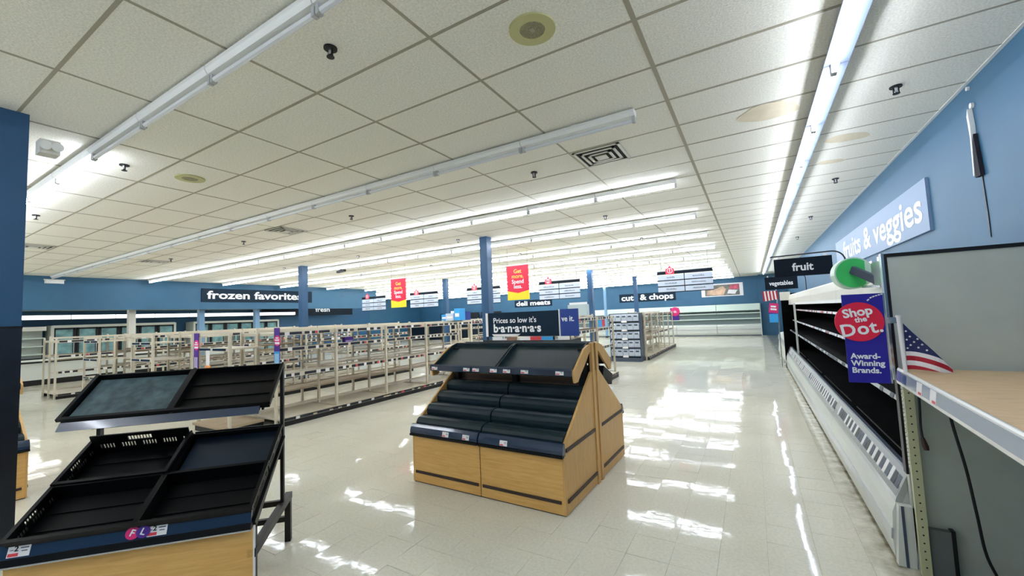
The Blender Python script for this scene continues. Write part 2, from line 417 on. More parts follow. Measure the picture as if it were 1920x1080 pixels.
for k in range(26):
    y = .84 + (k - 4) * L4
    if y > YB - 2: break
    fixture(.68, y, True, 'lit strip light above the produce cooler, %s from the near end' % ORD[k], 'strip lights along the right wall', R(90), True)
# alcove troffers
tro = MB().use(WHITE).box(-.6, .6, -.3, .3, 2.885, 2.899).use(mat('troffer_lens', (250, 252, 255), .4, emit=7.0)).box(-.56, .56, -.26, .26, 2.88, 2.886).mesh('troffer')
k = 0
for x in (-22.0, -24.4):
    for y in (1.0, 4.2, 7.4, 10.6, 13.8):
        o = put('troffer_light', tro, None, (x, y, 0), R(90))
        tag(o, 'lit recessed troffer in the %s alcove ceiling row, %s from left' % ('near' if x > -23 else 'far', ORD[k % 5]), 'light fixture', 'alcove troffers'); k += 1
for k in range(10):
    t = thing('valance_light', 'bright valance light over the freezer cases, %s from left' % ORD[k], 'light fixture', (XA + 1.5, 2.2 + k * 1.5, 0), 0, 'freezer valance lights')
    build('housing', MB().use(WHITE).box(-.1, .05, -.74, .74, 2.47, 2.66), t)
    build('lens', MB().use(mat('valance_lens', (248, 250, 255), .4, emit=2.0)).box(.05, .07, -.73, .73, 2.49, 2.65), t)

# ================================================================== CEILING DEVICES
sp_ring = MB()
def disc_ring(mb, r0, r1, z0, z1, seg=28):
    n = len(mb.v)
    for r, z in ((r0, z0), (r1, z0), (r1, z1), (r0, z1)):
        for i in range(seg): t = 2 * math.pi * i / seg; mb.v.append((r * math.cos(t), r * math.sin(t), z))
    for q in range(4):
        for i in range(seg):
            a = n + q * seg + i; b = n + q * seg + (i + 1) % seg; c = n + ((q + 1) % 4) * seg + (i + 1) % seg; d = n + ((q + 1) % 4) * seg + i
            mb.face((a, d, c, b))
    return mb
for x, y, rr, lab in ((-1.135, 2.36, .155, 'round yellowed ceiling speaker near the top centre'), (-6.0, 2.36, .155, 'round yellowed ceiling speaker left of the unlit strip rows')):
    t = thing('ceiling_speaker', lab, 'speaker', (x, y, HC), group='ceiling speakers')
    build('speaker_ring', disc_ring(MB().use(SPKRING), .085, rr, -.012, 0), t, smooth=False)
    build('grille', MB().use(SPKGRILL).cyl((0, 0, -.009), (0, 0, 0), .088, .088, seg=24), t)
    build('grille_badge', MB().use(GRID).box(-.012, .012, -.02, .02, -.013, -.009), t)
sprk_a = MB().use(BLACK2).cyl((0, 0, -.012), (0, 0, 0), .045, .045, seg=14).mesh('escutcheon')
sprk_b = MB().use(CHROME).cyl((0, 0, -.05), (0, 0, -.012), .012, .016, seg=8).use(BLACK2).box(-.022, -.015, -.005, .005, -.065, -.012).box(.015, .022, -.005, .005, -.065, -.012).mesh('sprinkler_frame')
sprk_c = MB().use(BLACK2).cyl((0, 0, -.070), (0, 0, -.064), .026, .026, seg=12).mesh('deflector')
xs = [1.24, -2.39, -6.06, -9.66, -13.3]; ys = [1.75, 4.82, 7.9, 11.0, 14.1]
colw = ['above the right wall side', 'right of centre', 'left of centre', 'near the left column', 'far left']
for i, x in enumerate(xs):
    for j, y in enumerate(ys):
        if i == 0 and j == 0: continue
        p = proj((x, y, HC))
        if not p or not (-20 < p[0] < 1940 and p[1] > -20): continue
        t = thing('sprinkler_head', 'dark ceiling sprinkler %s, %s from the camera in its line' % (colw[i], ORD[j]), 'sprinkler', (x, y, HC), group='ceiling sprinklers')
        put('escutcheon', sprk_a, t); put('sprinkler_frame', sprk_b, t); put('deflector', sprk_c, t)
def vent(x, y, lab, s=.27):
    t = thing('ceiling_vent', lab, 'vent', (x, y, HC), group='ceiling vents')
    build('backing', MB().use(VENTDK).box(-s, s, -s, s, -.004, .0), t)
    for k, q in enumerate((s, s * .74, s * .5)):
        mb = MB().use(OFFWHITE); w_ = .03
        zz = -.012 - .006 * k
        mb.box(-q, q, -q, -q + w_, zz, zz + .01).box(-q, q, q - w_, q, zz, zz + .01).box(-q, -q + w_, -q, q, zz, zz + .01).box(q - w_, q, -q, q, zz, zz + .01)
        build('louvre_ring', mb, t)
    build('core', MB().use(OFFWHITE).box(-s * .24, s * .24, -s * .24, s * .24, -.03, -.02), t)
vent(-1.45, 4.80, 'square louvred ceiling vent below the unlit strip row end', .28)
vent(-7.97, 4.78, 'dark ceiling vent between the second and third light rows', .28)
vent(-14.1, 4.75, 'small far ceiling vent above the frozen favorites side', .28)
vent(-13.1, 2.35, 'far ceiling vent just right of the big column', .28)
# security dome / camera hanging
t = thing('ceiling_camera', 'black ceiling camera hanging among the lit rows', 'camera', (-12.4, 9.4, HC))
build('mount', MB().use(BLACK2).cyl((0, 0, -.06), (0, 0, 0), .04, seg=10), t)
build('camera_body', MB().use(BLACK2).bar((-.2, 0, -.1), (.2, 0, -.07), .1, .07), t)
# emergency light on the big column
t = thing('emergency_light', 'small beige emergency light beside the big blue column', 'emergency light', (-5.20, .99, 3.42))
build('case', MB().use(OFFWHITE).box(-.03, .1, -.06, .06, -.07, .05), t)
for s in (-.035, .035): build('lamp_head', MB().use(WHITE).cyl((.1, s, .0), (.15, s, -.015), .03, .038, seg=12), t)
build('bracket', MB().use(BLACK2).box(-.06, -.03, -.03, .03, -.05, .03), t)
# soffit light/smoke unit
t = thing('soffit_alarm', 'white half round alarm unit high on the left soffit', 'alarm', (XS + .002, 3.98, 3.52))
build('dome', MB().use(WHITE).prism([(.0, -.22), (.08, -.2), (.13, -.1), (.14, 0), (.13, .1), (.08, .2), (0, .22)], 'z', -.06, .06), t)
build('back_plate', MB().use(OFFWHITE).box(0, .02, -.24, .24, .05, .08), t)

# ================================================================== SIGNS ON WALLS
def wall_sign(name, label, axis, x0, x1, pos, z0, z1, panel, s, size, bold, wtext=None, tcx=None, tz=None, depth=.03, letter=LETTER):
    # axis '+x': on plane x=pos facing +x spanning y x0..x1 ; '-x' ; '-y'
    cx = (x0 + x1) / 2; cz = (z0 + z1) / 2; hw = abs(x1 - x0) / 2; hh = (z1 - z0) / 2
    rz = {'+x': R(90), '-x': R(-90), '-y': 0}[axis]
    loc = (pos, cx, cz) if axis != '-y' else (cx, pos, cz)
    o = build(name, MB().use(panel).box(-hw, hw, -depth, 0, -hh, hh), None, loc, rz)
    tag(o, label, 'sign')
    if s: text(s, size, letter, o, (tcx or 0, -depth - .002, tz or 0), 0, bold, width=wtext)
    return o
wall_sign('wall_sign', 'navy frozen favorites sign on the left soffit', '+x', 8.1, 13.0, XS, 2.90, 3.46, NAVY, 'frozen favorites', .46, .026, wtext=4.15, tcx=-.17)
wall_sign('wall_sign', 'pale fruits & veggies sign on the right blue wall', '-x', 6.28, 12.0, WX, 2.56, 3.16, SIGNGREY, 'fruits & veggies', .52, .016, wtext=4.7, tcx=.35, tz=.0)
wall_sign('wall_sign', 'navy cuts & chops sign on the far wall', '-y', -8.4, -4.5, YB, 2.42, 3.02, NAVY, 'cuts & chops', .56, .03, wtext=3.6)
wall_sign('wall_sign', 'navy deli meats sign below the nearer red banner', '-y', -17.3, -13.85, YB, 2.48, 3.05, NAVY, 'deli meats', .52, .03, wtext=3.15)
wall_sign('wall_sign', 'dark fresh sign band beyond the soffit column', '+x', 14.6, 21.5, XA + .9, 2.42, 3.02, NAVY2, 'fresh', .46, .02, wtext=1.15, tcx=.88, tz=.1)
# poster on back wall
o = build('wall_poster', MB().use(LABEL_WH).box(-1.22, 1.22, -.03, 0, -.42, .42), None, (-1.65, YB, 2.92)); tag(o, 'framed food poster on the far wall right of aisle sign', 'poster')
build('poster_print', MB().use(POSTER2).box(-1.0, 1.02, -.036, -.03, -.36, .34), o)
build('poster_print', MB().use(POSTER1).prism([(-.9, -.3), (.1, -.34), (.25, .05), (.05, .25), (-.3, .1), (-.85, -.02)], 'y', -.04, -.036), o)
build('poster_print', MB().use(POSTER3).prism([(.45, 0), (1.0, .02), (1.0, .32), (.5, .3)], 'y', -.04, -.036), o)
build('poster_print', MB().use(LABEL_WH).prism([(.3, -.25), (.75, -.3), (.9, -.05), (.4, 0)], 'y', -.041, -.036), o)
# the torn strip on the right wall
t = thing('wall_tear', 'torn wall covering with dark gash high on right wall', 'tear', (WX, 5.09, 3.1))
build('torn_flap', MB().use(mat('tear_dark', (22, 20, 34), .8)).prism([(-.05, -.26), (.045, -.26), (.02, .06), (-.005, .12)], 'x', -.03, -.002), t)
build('torn_edge', MB().use(WHITE).prism([(.02, .06), (.045, -.24), (.06, -.24), (.04, .1), (.06, .3), (.035, .36), (.015, .2)], 'x', -.035, -.002), t)
build('crack', MB().use(BLACK2).prism([(-.01, -.26), (.006, -.26), (-.018, -.8), (-.03, -.8), (-.03, -.6)], 'x', -.006, -.001), t)
build('plaster_spot', MB().use(WHITE).cyl((-.02, .015, .38), (-.001, .015, .38), .025, seg=8).cyl((-.02, .05, .55), (-.001, .05, .55), .018, seg=8), t)
# ================================================================== HANGING SIGNS
def aisle_sign(n, x, lab):
    y = 14.0; w_ = 1.65
    t = thing('aisle_sign', lab, 'sign', (x, y, 2.36), group='hanging aisle signs')
    build('header', MB().use(NAVY2).box(-w_ / 2, w_ / 2, -.02, .02, .57, .67), t)
    for r in range(3):
        for c in range(2):
            x0 = -w_ / 2 + c * (w_ / 2) + .012; x1 = x0 + w_ / 2 - .024; z0 = .005 + r * .19
            p = build('name_panel', MB().use(PALEPANEL).box(x0, x1, -.018, .018, z0, z0 + .155), t)
            cw = (x1 - x0) * random.uniform(.25, .6); cx = (x0 + x1) / 2
            mb = MB().use(INK); xx = cx - cw / 2
            while xx < cx + cw / 2:
                ww = random.uniform(.012, .022); mb.box(xx, xx + ww, -.0195, -.018, z0 + .06, z0 + .06 + random.choice((.03, .03, .045))); xx += ww + .008
            build('print_line', mb, p)['kind'] = 'stuff'
    build('cross_rail', MB().use(NAVY2).box(-w_ / 2, w_ / 2, -.008, .008, .165, .195).box(-w_ / 2, w_ / 2, -.008, .008, .355, .385).box(-.012, .012, -.008, .008, 0, .57).box(-w_ / 2, w_ / 2, -.008, .008, -.02, .005), t)
    hx = -.42
    hd = build('number_plate', MB().use(RED).prism([(hx - .13, .57), (hx + .13, .57), (hx + .13, .72), (hx, .84), (hx - .13, .72)], 'y', -.035, -.021), t)
    build('number_disc', MB().use(LABEL_WH).cyl((hx, -.04, .68), (hx, -.035, .68), .085, seg=20).use(RED).cyl((hx, -.042, .68), (hx, -.04, .68), .07, seg=20), hd)
    text(str(n), .15, LETTER, hd, (hx, -.045, .68), bold=.02)
    for s in (-.7, .7): build('hanger_wire', MB().use(INK).cyl((s, 0, .67), (s, 0, HC - 2.36), .004, seg=5), t)
for n, x, lab in ((1, -1.80, 'hanging aisle sign 1 nearest the cooler aisle'), (2, -6.13, 'hanging aisle sign 2 right of the nearer red banner'), (3, -9.53, 'hanging aisle sign 3 half hidden by the blue column'), (4, -12.78, 'hanging aisle sign 4 right of the further red banner'), (5, -16.05, 'hanging aisle sign 5 at the soffit end')):
    aisle_sign(n, x, lab)
def banner(x, y, lab):
    t = thing('hanging_banner', lab, 'banner', (x, y, 2.24), group='red hanging banners')
    build('banner_sheet', MB().use(YELLOW).box(-.35, .35, -.005, .005, 0, .97), t)
    build('red_field', MB().use(RED).prism([(-.35, .26), (0, .19), (.35, .26), (.35, .97), (-.35, .97)], 'y', -.008, -.005), t)
    for s, z, m_ in (('Get', .80, ORANGEY), ('more.', .66, ORANGEY), ('Spend', .51, LETTER), ('less.', .37, LETTER)): text(s, .16, m_, t, (0, -.011, z), bold=.02)
    for s in (-.32, .32): build('hanger_wire', MB().use(INK).cyl((s, 0, .97), (s, 0, HC - 2.24), .003, seg=5), t)
    build('top_bar', MB().use(LABEL_WH).box(-.37, .37, -.012, .012, .965, .99), t)
banner(-5.62, 10.0, 'red Get more Spend less banner right of the column')
banner(-10.25, 10.0, 'red Get more Spend less banner further left')

# ================================================================== GONDOLAS
shelf_cache = {}
def shelf_mesh(L_, d, tan):
    k = ('s', round(L_, 3), d, tan)
    if k not in shelf_cache:
        mb = MB().use(CREAM)
        mb.use(TAN if tan else CREAM).box(0, d, .012, L_ - .012, -.022, 0)
        mb.use(CREAM).box(d - .004, d + .012, .006, L_ - .006, -.058, .018)
        mb.use(CREAM).box(0, d, .012, .022, -.05, -.02).box(0, d, L_ - .022, L_ - .012, -.05, -.02)
        shelf_cache[k] = mb.mesh('shelf')
    return shelf_cache[k]
def label_mesh(L_, d, seed, big=False):
    k = ('l', round(L_, 3), d, seed, big)
    if k not in shelf_cache:
        rg = random.Random(seed); mb = MB(); y = .06
        while y < L_ - .14:
            w_ = rg.choice((.07, .1, .1, .16, .24)); w_ = min(w_, L_ - .05 - y)
            z0 = -.044
            mb.use(LABEL_DK).box(d + .012, d + .0145, y, y + w_, z0, .006)
            y += w_; g = rg.uniform(.05, .1)
            if rg.random() < .15: mb.use(LABEL_RED).box(d + .012, d + .0148, y + .008, y + .05, z0, .004)
            elif rg.random() < .5: mb.use(LABEL_WH).box(d + .012, d + .0148, y + .005, y + g - .005, z0 - .006, .008)
            y += g
        shelf_cache[k] = mb.mesh('price_labels')
    return shelf_cache[k]
post_me = {}
def post_mesh(h):
    if h not in post_me:
        mb = MB().use(CREAM).box(-.024, .024, -.02, .02, 0, h)
        post_me[h] = mb.mesh('post')
    return post_me[h]
def gondola(label, xc, ys, levels_r, levels_l, near_end=True, labels_both=False, top=1.70, half=.58, group='cream gondola shelving runs'):
    t = thing('gondola_shelving', label, 'shelving', (xc, ys[0], 0), group=group)
    yy = [y - ys[0] for y in ys]
    for y in yy:
        for dx in (-half, 0, half): put('post', post_mesh(top + (.06 if dx == 0 else 0)), t, (dx, y, 0))
        build('foot_bar', MB().use(CREAM).box(-half, half, -.015, .015, .13, .16), t, (0, y, 0))
    for a, b in zip(yy[:-1], yy[1:]):
        L_ = b - a
        for side, lv in ((1, levels_r), (-1, levels_l)):
            for i, z in enumerate(lv):
                if random.random() < .06 and i not in (0,): continue
                d = half - .02 - (.0 if i else .0)
                s = put('shelf', shelf_mesh(L_, d, i % 2 == 1), t, (0, a if side > 0 else b, z), 0 if side > 0 else R(180))
                if side > 0 or labels_both:
                    l = put('price_labels', label_mesh(L_, d, random.randint(0, 7)), s); l['kind'] = 'stuff'
            # base deck
            hb = half + .10
            mb = MB().use(CREAM).box(0, hb, .004, L_ - .004, .115, .14).use(BLACK2).box(hb - .03, hb - .005, .004, L_ - .004, 0, .085).use(CREAM).box(hb - .004, hb, .004, L_ - .004, .085, .14)
            s = build('base_deck', mb, t, (0, a if side > 0 else b, 0), 0 if side > 0 else R(180))
            if side > 0:
                mb = MB(); y = .04; rg = random.Random(int(a * 100) + 5)
                while y < L_ - .12:
                    w_ = rg.choice((.12, .2, .26)); w_ = min(w_, L_ - .04 - y); mb.use(LABEL_DK).box(hb, hb + .003, y, y + w_, .09, .132); y += w_
                    if rg.random() < .6 and y < L_ - .1: mb.use(LABEL_WH if rg.random() < .7 else LABEL_RED).box(hb, hb + .0032, y + .004, y + .075, .088, .134)
                    y += .085
                l = build('price_labels', mb, s); l['kind'] = 'stuff'
        build('spine_bar', MB().use(CREAM).box(-.015, .015, a, b, .2, .25), t); build('spine_bar', MB().use(CREAM).box(-.015, .015, a, b, top - .02, top + .03), t)
        if random.random() < .5: build('upper_bar', MB().use(CREAM).box(-.012, .012, a, b, 1.05, 1.09), t)
    return t
LR = [1.665, 1.375, .90]; LL = [1.665, 1.30, .95, .52]
def frames(a, b, st=1.25):
    n = max(1, round((b - a) / st)); return [a + (b - a) * i / n for i in range(n + 1)]
gondola('cream gondola run facing the centre table, aisle two', -8.0, [4.25, 5.48, 6.80, 8.17, 9.55, 10.9], LR, LL)
gondola('cream gondola run second left of the centre table', -11.2, frames(4.25, 10.9), LR, LL)
gondola('cream gondola run third left of the centre table', -14.4, frames(4.25, 10.9), LR, LL)
gondola('cream gondola run furthest left before the freezers', -17.6, frames(3.55, 10.9), [1.62, 1.2, .75], [1.62, 1.2, .75])
gondola('short cream gondola right of the bananas sign', -4.0, frames(8.7, 11.4), LR, LL)
g1b = gondola('cream gondola behind the grey bulk bins', -4.0, frames(15.35, 21.3), LR, LL)
gondola('cream gondola run beyond the cross aisle, behind aisle sign two', -8.0, frames(14.6, 21.3, 1.4), LR, LL)
gondola('cream gondola run beyond the cross aisle, behind aisle sign three', -11.2, frames(14.6, 21.3, 1.4), LR, LL)
# end caps of the near runs
def endcap(label, xc, y0, y1, levels, wd=1.07):
    t = thing('endcap_shelf', label, 'shelving', (xc, y0, 0), group='end cap shelving')
    dpt = y1 - y0
    for dx in (-wd / 2, wd / 2): put('post', post_mesh(1.70), t, (dx, 0, 0))
    build('base_deck', MB().use(TAN).box(-wd / 2, wd / 2, -.1, dpt - .03, .10, .14).use(BLACK2).box(-wd / 2 + .03, wd / 2 - .03, -.07, dpt - .03, 0, .10), t)
    build('top_rail', MB().use(CREAM).box(-wd / 2, wd / 2, -.015, .015, 1.66, 1.72), t)
    for z in levels:
        s = build('shelf', MB().use(CREAM).box(-wd / 2, wd / 2, -.01, dpt - .03, z - .025, z).box(-wd / 2, wd / 2, -.022, -.01, z - .045, z + .015), t)
        l = build('price_labels', MB().use(NAVYRAIL).box(-wd * .45, -wd * .08, -.025, -.022, z - .035, z + .005).box(0, wd * .42, -.025, -.022, z - .035, z + .005), s); l['kind'] = 'stuff'
    return t
endcap('cream end cap shelf facing the camera behind left display', -8.22, 3.62, 4.22, [1.44, .8])
endcap('cream end cap shelf on the second gondola run', -11.3, 3.62, 4.22, [1.55, 1.2, .7])
endcap('cream end cap shelf on the third gondola run', -14.4, 3.62, 4.22, [1.6, 1.15, .7])
# tag hanging on the near end cap
o = build('hang_tag', MB().use(LABEL_WH).box(-.06, .06, -.004, .004, -.26, 0).use(mat('tag_orange', (232, 150, 80), .5)).box(-.09, .09, -.005, .005, -.33, -.26), None, (-8.35, 3.58, 1.41)); tag(o, 'white and orange tag hanging from the end cap shelf', 'tag')

def dot_strip(label, loc, rz, w_, h, low, dots):
    t = thing('clip_sign', label, 'sign', loc, rz, 'small clip-on dot signs')
    build('sign_card', MB().use(PURPLE).box(-w_ / 2, w_ / 2, -.004, .004, 0, h), t)
    if low: build('lower_card', MB().use(low).box(-w_ / 2, w_ / 2, -.006, -.004, 0, h * .45), t)
    d = build('dot', MB().use(PINK).cyl((.02, -.009, h * .7), (.02, -.004, h * .7), w_ * .55, seg=18), t)
    build('dot_print', MB().use(LETTER).box(-.05, .08, -.0105, -.009, h * .70, h * .73).box(-.03, .06, -.0105, -.009, h * .75, h * .78).box(-.05, .09, -.0105, -.009, h * .62, h * .67), d)
    if low:
        build('lower_print', MB().use(LETTER).box(-w_ * .3, -w_ * .2, -.0075, -.006, h * .1, h * .4).box(-w_ * .02, w_ * .08, -.0075, -.006, h * .1, h * .4).box(w_ * .25, w_ * .33, -.0075, -.006, h * .1, h * .4), t)
    return t
dot_strip('purple clip sign with blue lower card on gondola end', (-7.34, 4.222, 1.0), R(0), .17, .76, SKYB, 1)
dot_strip('purple clip sign with pink dot on the left gondola end', (-8.80, 3.588, 1.0), R(0), .17, .72, PURPLE, 1)
dot_strip('purple and pink clip sign left of the bananas sign', (-7.20, 10.924, 1.32), R(0), .36, .5, None, 1)
dot_strip('small purple dot sign at the far gondola corner', (-3.3, 21.4, 1.25), R(10), .4, .6, None, 1)
# purple pack on shelf, and boxes on gondola top
o = build('shelf_pack', MB().use(PURPLE).box(-.05, .05, -.1, .1, 0, .12).use(mat('lilac', (170, 150, 200), .5)).box(.05, .052, -.09, .09, .02, .05), None, (-7.6, 5.78, 1.41)); o.location = (-7.6, 5.9, 1.376); tag(o, 'small purple pack standing on the gondola shelf', 'package')
for k, (dx, dy, sx, sz, m_) in enumerate(((-.45, 0, .3, .2, SKYB), (-.12, .05, .26, .3, LABEL_WH), (.2, 0, .34, .26, ROYAL2), (.02, -.35, .3, .22, PALEPANEL), (.35, -.4, .22, .36, SKYB))):
    o = build('paper_pack', MB().use(m_).box(-sx / 2, sx / 2, -.13, .13, 0, sz).use(LABEL_WH).box(-sx / 2 + .03, sx / 2 - .03, -.133, -.13, sz * .3, sz * .6), None, (-8.05 + dx, 10.4 + dy, 1.732))
    tag(o, ['short sky blue pack at left on the gondola top', 'tall white pack on the gondola top', 'mid blue pack beside the column on gondola top', 'pale short pack in front on the gondola top', 'tall sky blue pack at right on the gondola top'][k], 'package', 'packs on top of the gondola')
o = build('board_carton', MB().use(mat('carton_grey', (176, 192, 194), .6)).box(-.27, .27, -.1, .1, 0, .3).use(LABEL_WH).box(-.25, .25, -.02, .02, .3, .36), None, (-4.1, 10.6, 1.732)); tag(o, 'light grey carton standing on gondola near far pillar', 'box')
o = build('blue_red_card', MB().use(SKYB).box(-.005, .005, -.3, 0, 0, .18).use(LABEL_RED).box(-.005, .005, 0, .25, 0, .18), None, (-3.45, 10.55, 1.42)); tag(o, 'blue and red card on the short gondola shelf', 'card')
for k, (x, y, w_) in enumerate(((-3.55, 9.9, .1), (-3.7, 10.9, .12), (-3.9, 11.2, .14))):
    o = build('top_clip', MB().use(BLACK2).box(-w_ / 2, w_ / 2, -.03, .03, 0, .12).use(LABEL_WH).box(-w_ / 3, w_ / 3, -.032, -.03, .03, .08), None, (x - .4 + .0, y, 1.732)); tag(o, ['black sign clip nearest on the short gondola top', 'black sign clip in the middle on the short gondola top', 'black sign clip furthest on the short gondola top'][k], 'clip', 'clips on the short gondola')

# grey bulk bins end unit
t = thing('bulk_bin_unit', 'grey tiered bulk bin unit on gondola end', 'bin unit', (-4.02, 14.8, 0))
build('plinth', MB().use(BINDK).box(-.55, .55, 0, .5, 0, .14), t)
build('frame', MB().use(BINDK).box(-.55, -.52, .02, .5, .14, 1.72).box(.52, .55, .02, .5, .14, 1.72).box(-.55, .55, .46, .5, .14, 1.72), t)
bm = MB().use(BIN).prism([(-.02, 0), (.3, .03), (.3, .25), (.02, .25), (-.05, .16)], 'x', -.098, .098).use(BINDK).box(-.06, .06, -.056, -.046, .14, .19).mesh('bin')
for r in range(5):
    sh = build('bin_shelf', MB().use(BINDK).box(-.52, .52, 0, .46, -.02, 0), t, (0, 0, .2 + r * .31))
    for c in range(5): put('bin', bm, t, (-.416 + c * .208, .04, .2 + r * .31))
    build('shelf_ticket', MB().use(LABEL_WH).box(-.1, .1, -.012, -.004, -.05, .02), t, (.0, 0, .2 + r * .31))

# ================================================================== BANANAS SIGN RACK
t = thing('sign_rack', 'low dark rack behind the centre table holding signs', 'rack', (-4.02, 7.4, 0))
build('rack_base', MB().use(BLACK).box(-.95, .95, -.1, .5, 0, .95), t)
build('rack_top', MB().use(BLACK2).box(-.98, .98, -.12, .52, .95, 1.30), t)
for s in (-.93, .62, .95): build('sign_post', MB().use(BLACK2).box(s - .015, s + .015, -.02, .01, 1.3, 1.37), t)
o = build('banner_board', MB().use(NAVY).box(-.82, .82, -.02, .01, 0, .50), None, (-4.10, 7.39, 1.375)); tag(o, 'navy Prices so low it\'s bananas board behind the centre table', 'sign')
text("Prices so low it's", .155, LETTER, o, (-.17, -.024, .33), bold=.014, width=1.02)
text('b·a·n·a·n·a·s', .24, LETTER, o, (-.12, -.024, .165), bold=.03, width=1.12)
build('board_edge', MB().use(LABEL_WH).box(-.88, -.82, -.02, .01, 0, .5), o)
build('white_lip', MB().use(LABEL_WH).prism([(-.66, .0), (-.1, .0), (-.03, .05), (-.71, .05)], 'y', -.05, -.024), o)
o = build('banner_board', MB().use(ROYAL2).box(0, .37, -.02, .01, 0, .52).use(LABEL_WH).box(-.03, -.012, -.025, .01, 0, .52), None, (-3.24, 7.40, 1.37)); tag(o, 'bright blue board beside the bananas board', 'sign')
text('ve it.', .15, LETTER, o, (.16, -.024, .33), bold=.02, width=.26)
for k, (x, m_) in enumerate(((-4.65, LABEL_WH), (-4.3, BOARDBROWN), (-4.0, LABEL_WH), (-3.75, LABEL_RED), (-3.5, SKYB), (-3.15, LABEL_WH))):
    o = build('price_card', MB().use(m_).box(-.12, .12, -.003, .003, 0, .07), None, (x, 7.3, 1.302), R(3)); tag(o, ['white card at far left under the bananas board', 'brown card under the bananas board', 'white card in the middle under bananas board', 'red card under the bananas board', 'sky blue card under the bananas board', 'white card under the bright blue board'][k], 'card', 'cards under the bananas board')

# ================================================================== CENTRE PRODUCE TABLE
def price_tag(parent, loc, rot, w_=.09, h=.05, red=True, digit=None):
    o = build('price_tag', MB().use(LABEL_WH).box(-w_ / 2, w_ / 2, -.003, 0, 0, h), parent, loc, rot=rot)
    if red: build('red_strip', MB().use(LABEL_RED).box(-w_ / 2 + .004, 0, -.004, -.003, .004, h * .3), o)
    build('print_line', MB().use(INK).box(.006, w_ / 2 - .008, -.004, -.003, h * .6, h * .7).box(.012, w_ / 2 - .012, -.004, -.003, h * .38, h * .46).box(-w_ / 2 + .01, -w_ / 4, -.004, -.003, h * .5, h * .56), o)['kind'] = 'stuff'
    if digit: text(digit, h * .55, BLACK2, o, (-w_ * .12, -.0045, h * .6), bold=.02)
    return o
def produce_table(label, loc, rz, front_tags, up_tags, detail=True):
    W = 1.86; D = 1.78; hw = W / 2; cy = D / 2
    t = thing('produce_table', label, 'display table', loc, rz, 'maple produce tables')
    for half in (0, 1):
        # half 1 mirrored about y=cy by rotating 180 about (0,cy)
        if half == 0: piv = t
        def place(name, mb, smooth=False):
            o = build(name, mb, t, smooth=smooth)
            if half: o.location = (0, 2 * cy, 0); o.rotation_euler = (0, 0, math.pi)
            return o
        for s in (-1, 1):
            x0, x1 = (-hw + .022, -.006) if s < 0 else (.006, hw - .022)
            p = place('front_panel', MB().use(WOOD).box(x0, x1, 0, .02, .012, .525))
            q = build('bumper_strip', MB().use(BROWN).box(x0 + .02, x1 - .02, -.010, .0, .105, .132), p)
            a, b = (-hw, -hw + .022) if s < 0 else (hw - .022, hw)
            p = place('side_panel', MB().use(WOODV).prism([(0, .01), (.80, .01), (.80, 1.17), (.77, 1.17), (0, .60)], 'x', a, b))
            xo = a - .012 if s < 0 else b + .012; xi = a if s < 0 else b
            build('bumper_strip', MB().use(BROWN).box(xi, xo, .04, .79, .105, .135), p); build('bumper_strip', MB().use(BROWN).box(xi, xo, .04, .79, .55, .58), p)
            # upright
            p = place('upright', MB().use(WOODV).box(a - .012 if s < 0 else a, b if s < 0 else b + .012, .80, .862, .0, 1.475))
            # arm
            arm = [(.34, 1.12), (.32, 1.20), (.33, 1.235), (.62, 1.425), (.72, 1.455), (.80, 1.46), (.80, 1.385), (.765, 1.38), (.73, 1.36), (.69, 1.325), (.60, 1.255), (.50, 1.19), (.44, 1.14), (.41, 1.12)]
            place('upper_arm', MB().use(WOODV).prism(arm, 'x', a, b))
            # stepped trays
            n = 4; y0, z0, y1, z1 = .045, .585, .765, 1.03
            dy = (y1 - y0) / n; dz = (z1 - z0) / n
            xa, xb = (-hw + .026, -.008) if s < 0 else (.008, hw - .026)
            for i in range(n):
                ya = y0 + i * dy; za = z0 + i * dz
                pts = [(ya, za - .04), (ya - .012, za + .2 * dz), (ya - .010, za + .55 * dz), (ya + .006, za + .82 * dz), (ya + .032, za + .98 * dz), (ya + .08, za + 1.04 * dz), (ya + .13, za + 1.02 * dz), (ya + dy + .012, za + .92 * dz), (ya + dy + .012, za - .04)]
                # riser to next step
                place('tray_step', MB().use(TEAL).prism(pts, 'x', xa, xb))
            place('back_board', MB().use(BOARDBROWN).box(xa + .04, xb - .04, .775, .79, 1.02, 1.10))
            place('price_rail', MB().use(NAVYRAIL).prism([(-.036, .545), (.0, .525), (.03, .525), (.02, .632), (.008, .638), (-.004, .634), (-.022, .61), (-.034, .575)], 'x', xa - (.03 if s < 0 else .0), xb + (.03 if s > 0 else .0)))
            place('rail_lip', MB().use(BLACK).box(xa - (.03 if s < 0 else 0), xb + (.03 if s > 0 else 0), -.045, .0, .515, .54))
            # upper bin: sloping floor, walls
            mb = MB().use(TEAL)
            mb.prism([(.335, 1.21), (.345, 1.195), (.80, 1.43), (.80, 1.45)], 'x', xa, xb)
            mb.prism([(.78, 1.44), (.80, 1.44), (.80, 1.478), (.78, 1.478)], 'x', xa, xb)
            for xw in (xa, xb - .012): mb.prism([(.335, 1.20), (.80, 1.44), (.80, 1.478), (.70, 1.455), (.335, 1.25)], 'x', xw, xw + .012)
            place('upper_tray', mb)
        place('upper_support', MB().use(BLACK).box(-hw + .05, -hw + .11, .70, .80, 1.0, 1.42).box(hw - .11, hw - .05, .70, .80, 1.0, 1.42).box(-.03, .03, .72, .8, 1.0, 1.40))
        place('upper_price_rail', MB().use(NAVYRAIL).prism([(.315, 1.185), (.345, 1.175), (.345, 1.255), (.325, 1.258), (.31, 1.245)], 'x', -hw + .0, hw - .022))
        place('side_core', MB().use(BLACK2).box(-hw + .03, hw - .03, .80, .86, .05, 1.0))
        place('kick_line', MB().use(BROWN).box(-hw + .01, hw - .01, .008, .79, .0, .012))
